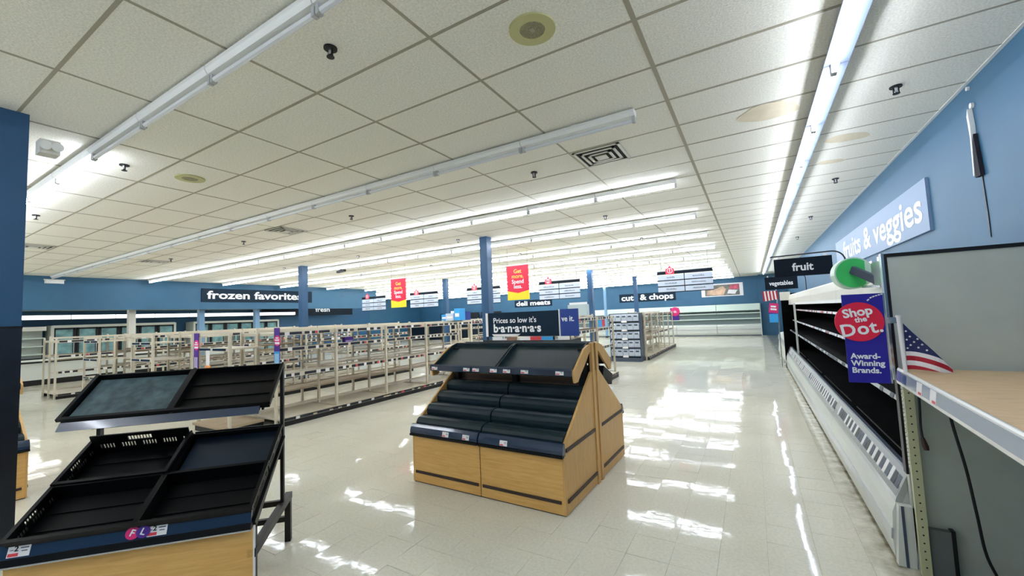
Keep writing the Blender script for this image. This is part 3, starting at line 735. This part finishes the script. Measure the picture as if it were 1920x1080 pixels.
    for s in (-1, 1):
        xx = s * (hw - .01)
        build('slot_channel', MB().use(BLACK2).box(xx - .006, xx + .006, .862, .918, 1.17, 1.47), t)
        build('lower_filler', MB().use(WOODV).box(xx - .006, xx + .008, .862, .918, .01, 1.17), t)
    for x, z in front_tags: price_tag(t, (x, -.0375, .552), (R(-14), 0, 0), .085, .05)
    for x in up_tags: price_tag(t, (x, .309, 1.196), (R(-8), 0, 0), .088, .05)
    return t
ct = produce_table('maple two sided produce table with black trays, centre of floor', (-2.475, 3.47, 0), R(-1.2), [(-.42, 0), (-.15, 0), (.31, 0)], [-.86, -.38, -.25, -.01, .16, .38, .78])
produce_table('maple produce table partly hidden behind the big column', (-7.12, .37, 0), R(90), [(.3, 0)], [.2])
# black crate at table back
t = thing('plastic_crate', 'black plastic crate on the far side of centre table', 'crate', (-1.68, 4.86, .93), R(-1.2))
build('crate_floor', MB().use(BLACK).box(-.25, .12, -.17, .17, 0, .012), t)
for a in ((-.25, .12, -.17, -.158, .0, .13), (-.25, .12, .158, .17, 0, .13), (-.25, -.238, -.17, .17, 0, .13), (.108, .12, -.17, .17, 0, .13)): build('crate_wall', MB().use(BLACK).box(*a), t)
t.rotation_euler = (R(-24), 0, R(-1.2)); t.location = (-1.67, 4.83, .985)
o = build('paper_scrap', MB().use(LABEL_WH).box(-.008, .008, -.008, .008, 0, .006), None, (-1.87, 3.80, .742)); tag(o, 'tiny white paper scrap on the lower black tray', 'paper scrap')

# ================================================================== LEFT DISPLAY
def slotted_wall(mb, L_, h, th, axis, pos, slots=True, lo=0.0):
    # wall along 'x' (axis='x') at y=pos or along y at x=pos, with a row of slots
    def bx(a0, a1, z0, z1):
        if axis == 'x': mb.box(a0, a1, pos, pos + th, z0, z1)
        else: mb.box(pos, pos + th, a0, a1, z0, z1)
    if not slots: bx(0, L_, 0, h); return
    bx(0, L_, 0, h * .32); bx(0, L_, h * .86, h); bx(0, L_, h * .56, h * .64)
    n = max(6, int(L_ / .018)); 
    for k in range(n):
        a0 = L_ * k / n; wd = L_ / n
        solid = (k % 7 in (0, 1)) or k < 2 or k > n - 3
        bx(a0, a0 + (wd if solid else wd * .45), h * .32, h * .56)
        solid2 = not (0.35 < (k + .5) / n < .62)
        bx(a0, a0 + (wd if solid2 else wd * .0 + .0005), h * .64, h * .86)
def crate(name, parent, loc, rot, Lx, Ly, h, m_, slots, label=None, hb=None):
    o = build(name, MB().use(m_).box(0, Lx, 0, Ly, 0, .01), parent, loc, rot=rot)
    mb = MB().use(m_)
    slotted_wall(mb, Ly, h, .01, 'y', 0, slots[0]); build('crate_wall', mb, o)
    mb = MB().use(m_); slotted_wall(mb, Ly, h, .01, 'y', Lx - .01, slots[1]); build('crate_wall', mb, o)
    mb = MB().use(m_); slotted_wall(mb, Lx, h, .01, 'x', 0, slots[2]); build('crate_wall', mb, o)
    mb = MB().use(m_); slotted_wall(mb, Lx, hb or h, .01, 'x', Ly - .01, slots[3]); build('crate_wall', mb, o)
    rim = MB().use(m_)
    rim.box(-.012, Lx + .012, -.012, 0.0, h - .022, h).box(-.012, 0, -.012, Ly + .012, h - .022, h).box(Lx, Lx + .012, -.012, Ly + .012, h - .022, h)
    build('crate_rim', rim, o)
    for k in (1, 2): build('floor_rib', MB().use(m_).box(.02, Lx - .02, Ly * k / 3 - .006, Ly * k / 3 + .006, .01, .02), o)
    return o
W1 = 1.25
t = thing('tilted_bin_display', 'maple fronted display with tilted black bins, left foreground', 'display stand', (-3.72, .60, 0), R(45.64))
build('front_panel', MB().use(WOOD).box(0.0, W1 - .012, 0, .018, 0.004, .525), t)
build('panel_edge', MB().use(LABEL_WH).box(W1 - .012, W1 - .004, -.002, .02, .004, .525), t)
for x in (.02, W1 - .02):
    build('side_bar', MB().use(BLACK2).box(x - .025, x + .025, .0, .92, .335, .385), t)
    build('leg', MB().use(BLACK2).box(x - .022, x + .022, .865, .915, 0, .345), t)
    build('front_leg', MB().use(BLACK2).box(x - .022, x + .015, .018, .06, 0, .5), t)
    build('upright', MB().use(BLACK2).box(x - .012, x + .012, .70, .74, .36, 1.485), t)
    build('tray_strut', MB().use(BLACK2).bar((x, .05, .52), (x, .72, .88), .02, .05), t)
build('cross_bar', MB().use(BLACK2).box(.02, W1 - .02, .87, .905, .16, .20), t)
build('cross_bar', MB().use(BLACK2).box(.02, W1 - .02, .70, .73, .36, .40), t)
build('back_sheet', MB().use(BLACK2).prism([(.71, .72), (.72, .72), (.735, 1.0), (.725, 1.0)], 'x', .62, W1 - .03), t)
ANG = math.atan2(.37, .72)
build('tray_bed', MB().use(BLACK2).prism([(.0, .54), (.0, .555), (.72, .905), (.72, .885)], 'x', .0, W1), t)
wc = .60
def lower(x, yrow, slots, h, nm, hb=None): 
    y = .012 + yrow * math.cos(ANG); z = .566 + yrow * math.sin(ANG)
    return crate(nm, t, (x, y, z), (ANG, 0, 0), wc, .375, h, BLACK, slots, hb=hb)
lower(.02, 0, (True, False, False, False), .115, 'lower_bin'); lower(.635, 0, (False, True, False, False), .115, 'lower_bin')
lower(.02, .392, (True, False, False, True), .125, 'lower_bin', .17); lower(.635, .392, (False, True, False, False), .10, 'lower_bin')
build('bin_lining', MB().use(mat('lining_navy', (15, 34, 50), .5)).prism([(.36, .80), (.37, .79), (.70, .975), (.70, .985)], 'x', .66, 1.22), t)
r_ = build('price_rail', MB().use(NAVYRAIL).prism([(-.035, .565), (-.012, .555), (.006, .645), (-.006, .65)], 'x', -.005, W1 - .015), t)
build('rail_base', MB().use(BLACK).prism([(-.05, .522), (.0, .522), (.0, .56), (-.04, .566)], 'x', -.012, W1 - .012), t)
build('rail_highlight', MB().use(ALU).box(-.012, W1 - .012, -.052, -.046, .520, .528), t)
for x, dg in ((.085, '2'), (.735, '2')): price_tag(t, (x, -.032, .572), (R(-18), 0, 0), .10, .068, digit=dg)
for x, m_, s in ((.615, PINK, 'F'), (.668, PURPLE, 'L')):
    o = build('dot_sticker', MB().use(m_).cyl((0, -.004, 0), (0, 0, 0), .034, seg=20), t, (x, -.03, .606), rot=(R(-18), R(20), 0))
    text(s, .05, LETTER, o, (0, -.005, 0), bold=.02, rot=(R(90), R(0), 0))
# upper bins
ANG2 = math.atan2(.27, .36)
ANG2 = math.atan2(.235, .36)
for x, sl in ((.015, (False, False, False, False)), (.635, (False, False, False, False))):
    o = crate('upper_bin', t, (x, .365, 1.205), (ANG2, 0, 0), wc, .43, .062, BLACK, sl)
    if x < .1: build('worn_liner', MB().use(MAT_GREY).box(.02, wc - .02, .02, .41, .018, .026), o)
build('upper_rail', MB().use(NAVYRAIL).prism([(.30, 1.175), (.325, 1.168), (.352, 1.215), (.336, 1.225)], 'x', .02, W1 - .07), t)
for x in (.06, W1 - .06): build('upper_bracket', MB().use(BLACK2).prism([(.36, 1.19), (.72, 1.36), (.72, 1.44), (.36, 1.205)], 'x', x - .008, x + .008), t)

# ================================================================== PRODUCE COOLER
YC0, YC1 = 3.86, 14.1
t = thing('produce_cooler', 'long black open produce cooler along the right wall', 'cooler', (0, YC0, 0))
Lc = YC1 - YC0
build('toe_kick', MB().use(BLACK2).box(.80, 1.72, 0, Lc, 0, .06), t)
for k in range(4):
    a = Lc * k / 4; b = Lc * (k + 1) / 4
    build('front_panel', MB().use(CASEWHITE).prism([(.735, .03), (.80, .03), (.84, .40), (.765, .40), (.742, .33), (.73, .16)], 'y', a + .004, b - .004), t)
    build('bumper', MB().use(ALU).prism([(.722, .15), (.735, .14), (.742, .22), (.728, .22)], 'y', a + .002, b - .002), t)
    p = build('front_rail', MB().use(ALU).prism([(.762, .40), (.80, .40), (.875, .60), (.862, .61), (.845, .607), (.77, .43)], 'y', a + .004, b - .004), t)
    mb = MB(); y = a + .05; rg = random.Random(k)
    nv = Vector((-(.60 - .43), 0, (.862 - .77))).normalized()
    def rail_quad(y0, y1, m_, lift, s0=.2, s1=.85):
        pa = Vector((.768, 0, .425)); pb = Vector((.852, 0, .605)); d = pb - pa; nn = Vector((-d.z, 0, d.x)).normalized()
        q = [pa + d * s0 + nn * lift, pa + d * s1 + nn * lift]; n = len(mb.v); mb.use(m_)
        q2 = [pa + d * s0, pa + d * s1]
        for yy_ in (y0, y1):
            for v_ in (q[0], q[1], q2[1], q2[0]): mb.v.append((v_.x, yy_, v_.z))
        for f in ((0, 1, 5, 4), (1, 2, 6, 5), (3, 0, 4, 7), (0, 3, 2, 1), (4, 5, 6, 7)): mb.face([n + i for i in f])
    rail_quad(a + .02, b - .02, CHROME, .003, .05, .98)
    while y < b - .16:
        rail_quad(y, y + .075, LABEL_DK if rg.random() < .5 else BINDK, .006, .28, .74); y += .085
        if rg.random() < .75 and y < b - .1: rail_quad(y, y + .06, LABEL_WH, .0065, .25, .78); y += .075
    l = build('rail_labels', mb, p); l['kind'] = 'stuff'
    build('lip', MB().use(BINDK).prism([(.862, .60), (.90, .60), (.93, .56), (.935, .50), (.88, .50)], 'y', a + .004, b - .004), t)
    build('deck', MB().use(INTERIOR).prism([(.88, .50), (1.62, .56), (1.62, .58), (.93, .53)], 'y', a + .004, b - .004), t)
    build('deck_edge', MB().use(ALU).box(.995, 1.003, a + .3, b - .02, .538, .546), t)
    build('back_panel', MB().use(INTERIOR).box(1.62, 1.70, a, b, .06, 1.95), t)
    for z, x in ((1.655, 1.02), (1.36, .97), (1.08, .885)):
        s = build('shelf', MB().use(INTERIOR).prism([(x, z - .02), (1.62, z + .06), (1.62, z + .08), (x, z)], 'y', a + .01, b - .01), t)
        build('shelf_rail', MB().use(ALU).prism([(x - .012, z - .022), (x, z - .028), (x + .006, z + .006), (x - .004, z + .01)], 'y', a + .01, b - .01), s)
        mb = MB(); y = a + .1 + rg.random() * .3
        while y < b - .2:
            if rg.random() < .8: mb.use(rg.choice((LABEL_WH, LABEL_WH, BINDK, LABEL_RED) if z > 1.2 else (BINDK, LABEL_DK, LABEL_DK))).prism([(x - .016, z - .022), (x - .012, z - .022), (x - .004, z + .008), (x - .008, z + .008)], 'y', y, y + .09)
            y += .1 if rg.random() < .7 else .3
        if mb.v: l = build('rail_labels', mb, s); l['kind'] = 'stuff'
    build('canopy', MB().use(OFFWHITE).prism([(.90, 1.80), (.94, 1.79), (1.70, 1.93), (1.70, 2.15), (.96, 2.075), (.92, 2.05), (.905, 1.95)], 'y', a + .003, b - .003), t)
    build('canopy_trim', MB().use(CASEWHITE).prism([(.893, 1.795), (.90, 1.79), (.912, 1.85), (.904, 1.85)], 'y', a + .003, b - .003), t)
build('body_core', MB().use(CASEWHITE).box(.80, 1.70, .01, Lc - .01, .06, .50), t)
e = build('end_panel', MB().use(GREYPANEL).box(.835, WX - .004, -.06, -.005, 0.0, 2.10), t)
build('panel_trim', MB().use(BLACK2).box(.83, WX - .004, -.066, .0, 2.10, 2.125).box(.822, .836, -.064, -.002, 0.62, 2.125), e)
build('trim_strip', MB().use(CHROME).box(.805, .82, -.062, -.004, 1.25, 2.13), e)
build('front_end_post', MB().use(CASEWHITE).prism([(.735, .0), (.83, .0), (.86, .40), (.765, .40)], 'y', -.06, -.004).use(BINDK).box(.775, .79, -.066, -.06, 0, .40), t)
fe = build('far_end_panel', MB().use(INTERIOR).prism([(.72, 0), (WX - .004, 0), (WX - .004, 2.12), (.80, 2.12), (.72, 1.95)], 'y', Lc + .002, Lc + .05), t)
build('far_cap', MB().use(OFFWHITE).box(.70, .95, Lc - .02, Lc + .055, 1.92, 2.16), fe)
build('pole', MB().use(CASEWHITE).box(.86, .90, 8.2, 8.24, .60, 1.82), t)
build('pipe_chase', MB().use(BINDK).box(1.70, WX - .004, 0, Lc, 0, 1.95), t)
# white second case beyond
t = thing('white_case', 'white produce case beyond the black cooler', 'cooler', (0, 14.6, 0))
build('body', MB().use(CASEWHITE).prism([(.78, 0), (WX - .01, 0), (WX - .01, 2.0), (1.2, 2.0), (1.15, .75), (.85, .7)], 'y', 0, 5.0), t)
build('rail', MB().use(ALU).prism([(.80, .45), (.84, .45), (.86, .62), (.82, .62)], 'y', 0, 5.0), t)
build('shelf', MB().use(CASEGREEN).box(1.0, 1.2, 0, 5.0, 1.2, 1.23), t)

# bag roll on bracket
t = thing('bag_roll', 'green produce bag roll on a steel bracket by grey panel', 'bag roll', (.755, 4.42, 2.04))
build('roll', MB().use(PALEGREEN).cyl((0, 0.0, 0), (-.01, .14, 0), .133, seg=36), t, smooth=False)
build('roll_face', MB().use(GREEN).cyl((.0005, -.004, 0), (0, 0, 0), .122, seg=36), t)
build('core_hole', MB().use(BLACK2).cyl((.001, -.008, .01), (0, -.004, .01), .028, seg=16), t)
build('bracket_arm', MB().use(BINDK).bar((-.012, -.02, .028), (.13, -.20, -.10), .035, .06), t)
build('bracket_foot', MB().use(CHROME).bar((.05, -.03, -.12), (.12, -.25, -.13), .03, .02), t)
build('bracket_plate', MB().use(ALU).box(.09, .115, -.50, -.12, -.12, .06), t)

# ---------------- fruit / vegetables blade signs on curved arms
def blade(label, word, y, x0, x1, z0, z1, wtext, ax):
    t = thing('blade_sign', label, 'sign', ((x0 + x1) / 2, y, z0), R(0), 'blade signs over the cooler')
    hw = (x1 - x0) / 2; h = z1 - z0
    p = build('sign_board', MB().use(NAVY2).box(-hw, hw, -.006, .006, 0, h), t)
    text(word, .13, LETTER, t, (0.0, -.009, h * .48), bold=.025, width=wtext)
    rx = ax - (x0 + x1) / 2; zt = h + .035
    pts = [(-hw - .05, 0, zt), (hw - .04, 0, zt + .01)]
    for k in range(7):
        a = math.pi / 2 * k / 6; pts.append((rx - .12 + .12 * math.sin(a), 0, zt + .01 - .12 * (1 - math.cos(a))))
    pts.append((rx, 0, -.05))
    build('arm', MB().use(BLACK2).path(pts, .008), t)
    for s in (-hw * .8, hw * .8): build('clip', MB().use(LABEL_WH).box(s - .012, s + .012, -.006, .006, h, h + .03), t)
    return t
blade('navy fruit blade sign above the produce cooler', 'fruit', 6.0, .265, .84, 2.135, 2.355, .21, .96)
blade('navy vegetables blade sign behind the fruit sign', 'vegetables', 10.5, .27, .86, 2.13, 2.40, .43, 1.0)
# far stack: striped flag, pink card, blue card
t = thing('striped_flag', 'small red and white striped flag at the cooler far end', 'flag', (.49, 14.3, 1.92), R(0))
for k in range(9): build('stripe', MB().use(FLAGRED if k % 2 == 0 else FLAGWHITE).prism([(-.19 + k * .042, -.01 + k * .006), (-.148 + k * .042, -.004 + k * .006), (-.17 + k * .042, .30), (-.212 + k * .042, .29)], 'y', -.004, .004), t)
o = build('pink_card', MB().use(PINK).box(-.11, .12, -.004, .004, 0, .28).use(PURPLE).box(-.11, .12, -.005, .005, -.05, .0).use(LETTER).box(-.07, .08, -.006, -.004, .08, .13).box(-.07, .06, -.006, -.004, .16, .21), None, (.51, 14.28, 1.57), rot=(0, R(8), 0)); tag(o, 'pink dot card below the striped flag at cooler end', 'sign')
o = build('blue_card', MB().use(SKYB).box(-.11, .11, -.004, .004, 0, .25), None, (.52, 14.26, 1.29)); tag(o, 'sky blue card below the pink card at cooler end', 'sign')
o = build('sign_pole', MB().use(CHROME).cyl((0, 0, 0), (0, 0, 2.25), .012, seg=8), None, (.635, 14.32, 0)); tag(o, 'thin metal pole carrying cards at the cooler end', 'pole')
# papers on the right wall
for k, (y, z, s) in enumerate(((8.6, 2.36, .12), (9.15, 2.36, .1), (11.4, 2.42, .16))):
    o = build('wall_notice', MB().use(LABEL_WH).box(-s, s, -.004, 0, -s * 1.2, s * 1.2).use(INK).box(-s * .6, s * .6, -.005, -.004, -s * .5, s * .5), None, (WX, y, z), R(-90)); tag(o, ['white notice on right wall under veggies sign, nearest', 'white notice on right wall under veggies sign, middle', 'white notice on right wall beside vegetables blade sign'][k], 'notice', 'wall notices')

# ================================================================== NEAR RIGHT SHELF
t = thing('wood_top_shelf', 'wood topped shelf unit with price rail at right edge', 'shelf unit', (.835, 3.77, 0), R(-2.6))
Ls = 2.3; ds = .93
build('shelf_top', MB().use(SHELFWOOD).box(.012, ds, -Ls, 0, 1.305, 1.332), t)
build('shelf_frame', MB().use(CASEWHITE).box(0, ds, -Ls, 0, 1.255, 1.305), t)
rl = build('price_rail', MB().use(WHITE).prism([(-.02, 1.235), (.0, 1.235), (.006, 1.335), (-.006, 1.338), (-.012, 1.33), (-.022, 1.25)], 'y', -Ls, 0), t)
build('rail_insert', MB().use(mat('rail_grey', (150, 160, 176), .25)).prism([(-.0235, 1.256), (-.021, 1.256), (-.0125, 1.322), (-.0155, 1.322)], 'y', -Ls + .01, -.01), rl)
build('rail_print', MB().use(ROYAL).prism([(-.0245, 1.258), (-.0235, 1.258), (-.0155, 1.32), (-.0165, 1.32)], 'y', -.11, -.03).use(ROYAL2).prism([(-.0245, 1.262), (-.0235, 1.262), (-.0158, 1.316), (-.0166, 1.316)], 'y', -.26, -.12), rl)
for y in (-.55, -.80):
    build('price_tag', MB().use(LABEL_WH).prism([(-.0255, 1.25), (-.0235, 1.25), (-.0155, 1.32), (-.0175, 1.32)], 'y', y - .05, y + .05).use(LABEL_RED).prism([(-.026, 1.256), (-.0255, 1.256), (-.0235, 1.27), (-.024, 1.27)], 'y', y - .045, y + .01), rl)
build('post', MB().use(BEIGEPOST).box(0.0, .05, -.05, -.01, 0, 1.255), t)
mb = MB().use(BLACK2)
for k in range(24): mb.cyl((.025, -.0505, .06 + k * .0508), (.025, -.048, .06 + k * .0508), .0052, seg=8)
build('post_holes', mb, t)['kind'] = 'stuff'
mb = MB().use(LABEL_WH)
for k in range(22): mb.box(-.007, .0, -.035, -.02, .68 + k * .026, .68 + k * .026 + .016)
build('post_clips', mb, t)['kind'] = 'stuff'
build('rear_post', MB().use(BEIGEPOST).box(ds - .05, ds, -.05, -.01, 0, 1.255), t)
build('near_post', MB().use(BEIGEPOST).box(0, .05, -Ls, -Ls + .04, 0, 1.255), t)
build('near_rear_post', MB().use(BEIGEPOST).box(ds - .05, ds, -Ls, -Ls + .04, 0, 1.255), t)
def cord(name, label, pts, r, plug=None):
    t = thing(name, label, 'cord', pts[0])
    b = Vector(pts[0]); pp = [Vector(p) - b for p in pts]
    sm = []
    for i in range(len(pp) - 1):
        p0 = pp[max(0, i - 1)]; p1 = pp[i]; p2 = pp[i + 1]; p3 = pp[min(len(pp) - 1, i + 2)]
        for k in range(6):
            u_ = k / 6; sm.append(.5 * ((2 * p1) + (p2 - p0) * u_ + (2 * p0 - 5 * p1 + 4 * p2 - p3) * u_ ** 2 + (3 * p1 - p0 - 3 * p2 + p3) * u_ ** 3))
    sm.append(pp[-1])
    build('cable', MB().use(BLACK2).path(sm, r), t)
    if plug: build('plug', MB().use(mat('plug_maroon', (54, 26, 28), .5)).cyl(sm[-1], sm[-1] + Vector((.008, -.005, -.05)), .010, .017, seg=10).cyl(sm[-1] + Vector((.008, -.005, -.05)), sm[-1] + Vector((.012, -.008, -.075)), .017, .014, seg=10), t)
cord('plug_cord', 'black cord with plug hanging by the beige post', [(.90, 3.68, 1.25), (.895, 3.68, 1.1), (.89, 3.68, .97), (.893, 3.68, .90)], .007, True)
cord('long_cord', 'long black cord hanging across the grey end panel', [(1.02, 3.70, 1.25), (1.045, 3.70, 1.0), (1.085, 3.70, .72), (1.11, 3.70, .45), (1.135, 3.70, .2), (1.2, 3.68, .012)], .008)
o = build('skirting_box', MB().use(mat('box_grey', (110, 114, 112), .5)).box(-.055, .05, -.02, .02, 0, .30).use(BLACK2).box(.05, .07, -.024, .024, 0, .31), None, (.945, 3.76, 0)); tag(o, 'low grey box with black edge behind the beige post', 'box')

# Shop the Dot sign
t = thing('dot_blade_sign', 'royal blue Shop the Dot sign on the cooler end', 'sign', (.655, 3.66, 1.245), R(2))
build('sign_board', MB().use(ROYAL).box(-.113, .113, -.003, .003, 0, .605), t)
d = build('red_dot', MB().use(RED).cyl((-.03, -.009, .415), (-.03, -.003, .415), .134, seg=40), t)
text('Shop', .082, LETTER, d, (-.035, -.0105, .48), bold=.03, rot=(R(90), R(-9), 0), ext=.001)
text('the', .05, LETTER, d, (-.02, -.0105, .43), bold=.03, rot=(R(90), R(-9), 0), ext=.001)
text('Dot.', .118, LETTER, d, (-.022, -.0105, .365), bold=.022, spacing=1.08, rot=(R(90), R(-9), 0), ext=.001)
text('Award-\nWinning\nBrands.', .052, LETTER, t, (-.092, -.0055, .205), bold=.03, align='LEFT', line=.92, ext=.001, valign='TOP')
for k in range(6):
    a = k / 5; build('dash', MB().use(LETTER).bar((.025 + .075 * a, -.004, .557 + .04 * math.sqrt(a)), (.036 + .075 * a, -.004, .563 + .036 * math.sqrt(a + .02)), .008, .002, (0, 1, 0)), t)
build('sign_clip', MB().use(CHROME).box(.108, .17, -.004, .004, .40, .44).box(.108, .118, -.005, .005, 0, .605), t)

# US flag on stick
t = thing('small_flag', 'small stars and stripes flag on white stick', 'flag', (.815, 3.55, 1.335), R(-2))
build('stick', MB().use(LABEL_WH).cyl((0, 0, 0), (-.008, 0, .35), .011, seg=10), t)
build('stick_tip', MB().use(LABEL_WH).cyl((-.008, 0, .35), (-.008, 0, .365), .014, seg=10), t)
tri_top = lambda x: .33 - .31 * (x / .215)      # drooping upper edge
def flag_z(x, v): return v
Z = [.0, .025, .055, .085, .112]
ms = [FLAGRED, FLAGWHITE, FLAGRED, FLAGWHITE]
def wave(x): return .014 * math.sin(x * 34)
def fstrip(z0, z1, m_, nm):
    mb = MB().use(m_); n = 10; prev = None
    for i in range(n + 1):
        x = .012 + .205 * i / n; sag = -.12 * (x / .217) ** 1.6 + .05 * (x / .217)
        top = .33 - .305 * (x / .217)
        a = max(0.004, min(z0 + sag * (1 if z0 > .02 else .3) + .02, top)); b = max(a + .001, min(z1 + sag + .02, top)) if z1 < .2 else max(a + .001, top)
        y = wave(x); k = len(mb.v); mb.v += [(x, y - .002, a), (x, y - .002, b), (x, y + .002, b), (x, y + .002, a)]
        if prev is not None:
            for p_, q_ in ((0, 1), (1, 2), (2, 3), (3, 0)): mb.face((prev + p_, k + p_, k + q_, prev + q_))
        prev = k
    build(nm, mb, t)
for i in range(4): fstrip(Z[i], Z[i + 1], ms[i], 'stripe')
fstrip(Z[4], .33, FLAGBLUE, 'canton')
star = []
mb = MB().use(FLAGWHITE)
for r in range(6):
    for c in range(4):
        x = .022 + c * .034 + (r % 2) * .017; z = .155 + r * .027 - .45 * (x - .02)
        if z < .33 - .305 * (x / .217) - .012 and z > .13 + .02 - .12 * (x / .217) ** 1.6 + .05 * (x / .217) - .0:
            y = wave(x) - .004
            pts = [(x + (.0075 if k % 2 == 0 else .0034) * math.sin(math.pi * k / 5), z + (.0075 if k % 2 == 0 else .0034) * math.cos(math.pi * k / 5)) for k in range(10)]
            mb.prism(pts, 'y', y - .001, y + .002)
build('stars', mb, t)['kind'] = 'stuff'

# ================================================================== BACK WALL CASE
t = thing('meat_case', 'long white multideck meat case along the far wall', 'cooler', (0, 29.9, 0))
X0 = -14.0
build('body', MB().use(mat('case_inner', (142, 156, 156), .5)).box(X0, .38, -.1, .18, .0, 1.95), t)
for k in range(6):
    a = X0 + (.38 - X0) * k / 6 + .01; b = X0 + (.38 - X0) * (k + 1) / 6 - .01
    build('canopy', MB().use(CASEGREEN).prism([(-.75, 1.55), (-.1, 1.5), (-.1, 1.95), (-.7, 1.95)], 'x', a, b), t)
    for z in (1.35, 1.0): build('shelf', MB().use(CASEGREEN).box(a, b, -.55, -.1, z, z + .06), t)
    build('front_tub', MB().use(CASEWHITE).prism([(-.95, .18), (-.85, .05), (-.1, .05), (-.1, .7), (-.9, .7), (-1.0, .6)], 'x', a, b), t)
    build('bumper', MB().use(ALU).box(a, b, -1.01, -.96, .38, .43), t)
    build('kick', MB().use(BINDK).box(a, b, -.85, -.1, 0, .12), t)
build('end_panel', MB().use(CASEWHITE).box(.38, .415, -1.0, .18, 0, 1.95), t)

# ================================================================== ALCOVE FREEZERS
def freezer(label, y0, y1, n):
    t = thing('freezer_case', label, 'freezer', (XA + 1.0, y0, 0), group='glass door freezers')
    Lf = y1 - y0
    build('cabinet', MB().use(mat('freezer_dark', (44, 56, 68), .5)).box(-.9, -.06, 0, Lf, 0, 2.1), t)
    build('header', MB().use(CASEWHITE).box(-.9, .02, 0, Lf, 2.1, 2.22), t)
    build('kick', MB().use(BLACK2).box(-.05, .0, 0, Lf, 0, .25), t)
    for s in (0, Lf): build('side_trim', MB().use(CASEWHITE).box(-.9, .03, s - .05, s + .05, 0, 2.2), t)
    for k in range(n):
        a = Lf * k / n + .03; b = Lf * (k + 1) / n - .03
        d = build('door', MB().use(BLACK2).box(-.05, .02, a, a + .07, .25, 2.1).box(-.05, .02, b - .07, b, .25, 2.1).box(-.05, .02, a, b, 2.02, 2.1).box(-.05, .02, a, b, .25, .33), t)
        build('pane', MB().use(GLASS).box(-.03, -.015, a + .07, b - .07, .33, 2.02), d)
        build('handle', MB().use(CHROME).box(.02, .05, b - .06, b - .03, .9, 1.4), d)
freezer('glass door freezer bank at the left of the alcove', 5.5, 10.0, 6)
freezer('glass door freezer bank below frozen favorites sign', 10.9, 15.6, 6)
t = thing('open_cooler', 'white open multideck cooler left of the freezer doors', 'cooler', (XA + 1.0, 1.6, 0))
build('body', MB().use(CASEWHITE).box(-.9, -.5, 0, 3.7, 0, 2.15), t)
build('canopy', MB().use(WHITE).box(-.5, .1, 0, 3.7, 2.0, 2.18), t)
for z in (.95, 1.3, 1.65): build('shelf', MB().use(CASEGREEN).box(-.5, -.05, 0, 3.7, z, z + .05), t)
build('tub', MB().use(CASEWHITE).box(-.5, .1, 0, 3.7, .22, .8), t)
build('bumper', MB().use(BLACK2).box(.1, .13, 0, 3.7, .72, .82), t)
build('kick', MB().use(BLACK2).box(-.5, .02, 0, 3.7, 0, .22), t)
# low chest freezers in the alcove front
t = thing('chest_freezer', 'low white chest freezer in front of the glass doors', 'freezer', (-23.2, 3.0, 0))
build('tub', MB().use(CASEWHITE).box(-.7, .7, 0, 9.0, .2, .88), t)
build('bumper', MB().use(BLACK2).box(-.73, .73, -.02, 9.02, .80, .86), t)
build('kick', MB().use(BLACK2).box(-.66, .66, .03, 8.97, 0, .2), t)
# far deli corner: dark windows and counters
t = thing('deli_counter', 'dark fronted service counter in far left corner', 'counter', (-24.0, 27.6, 0))
build('counter', MB().use(NAVY2).box(-3, 6, 0, 1.0, 0, 1.2), t)
for k in range(6): build('menu_screen', MB().use(BLACK2).box(-1.2 + k * 1.15, -.3 + k * 1.15, 2.2, 2.26, 1.75, 2.25), t)
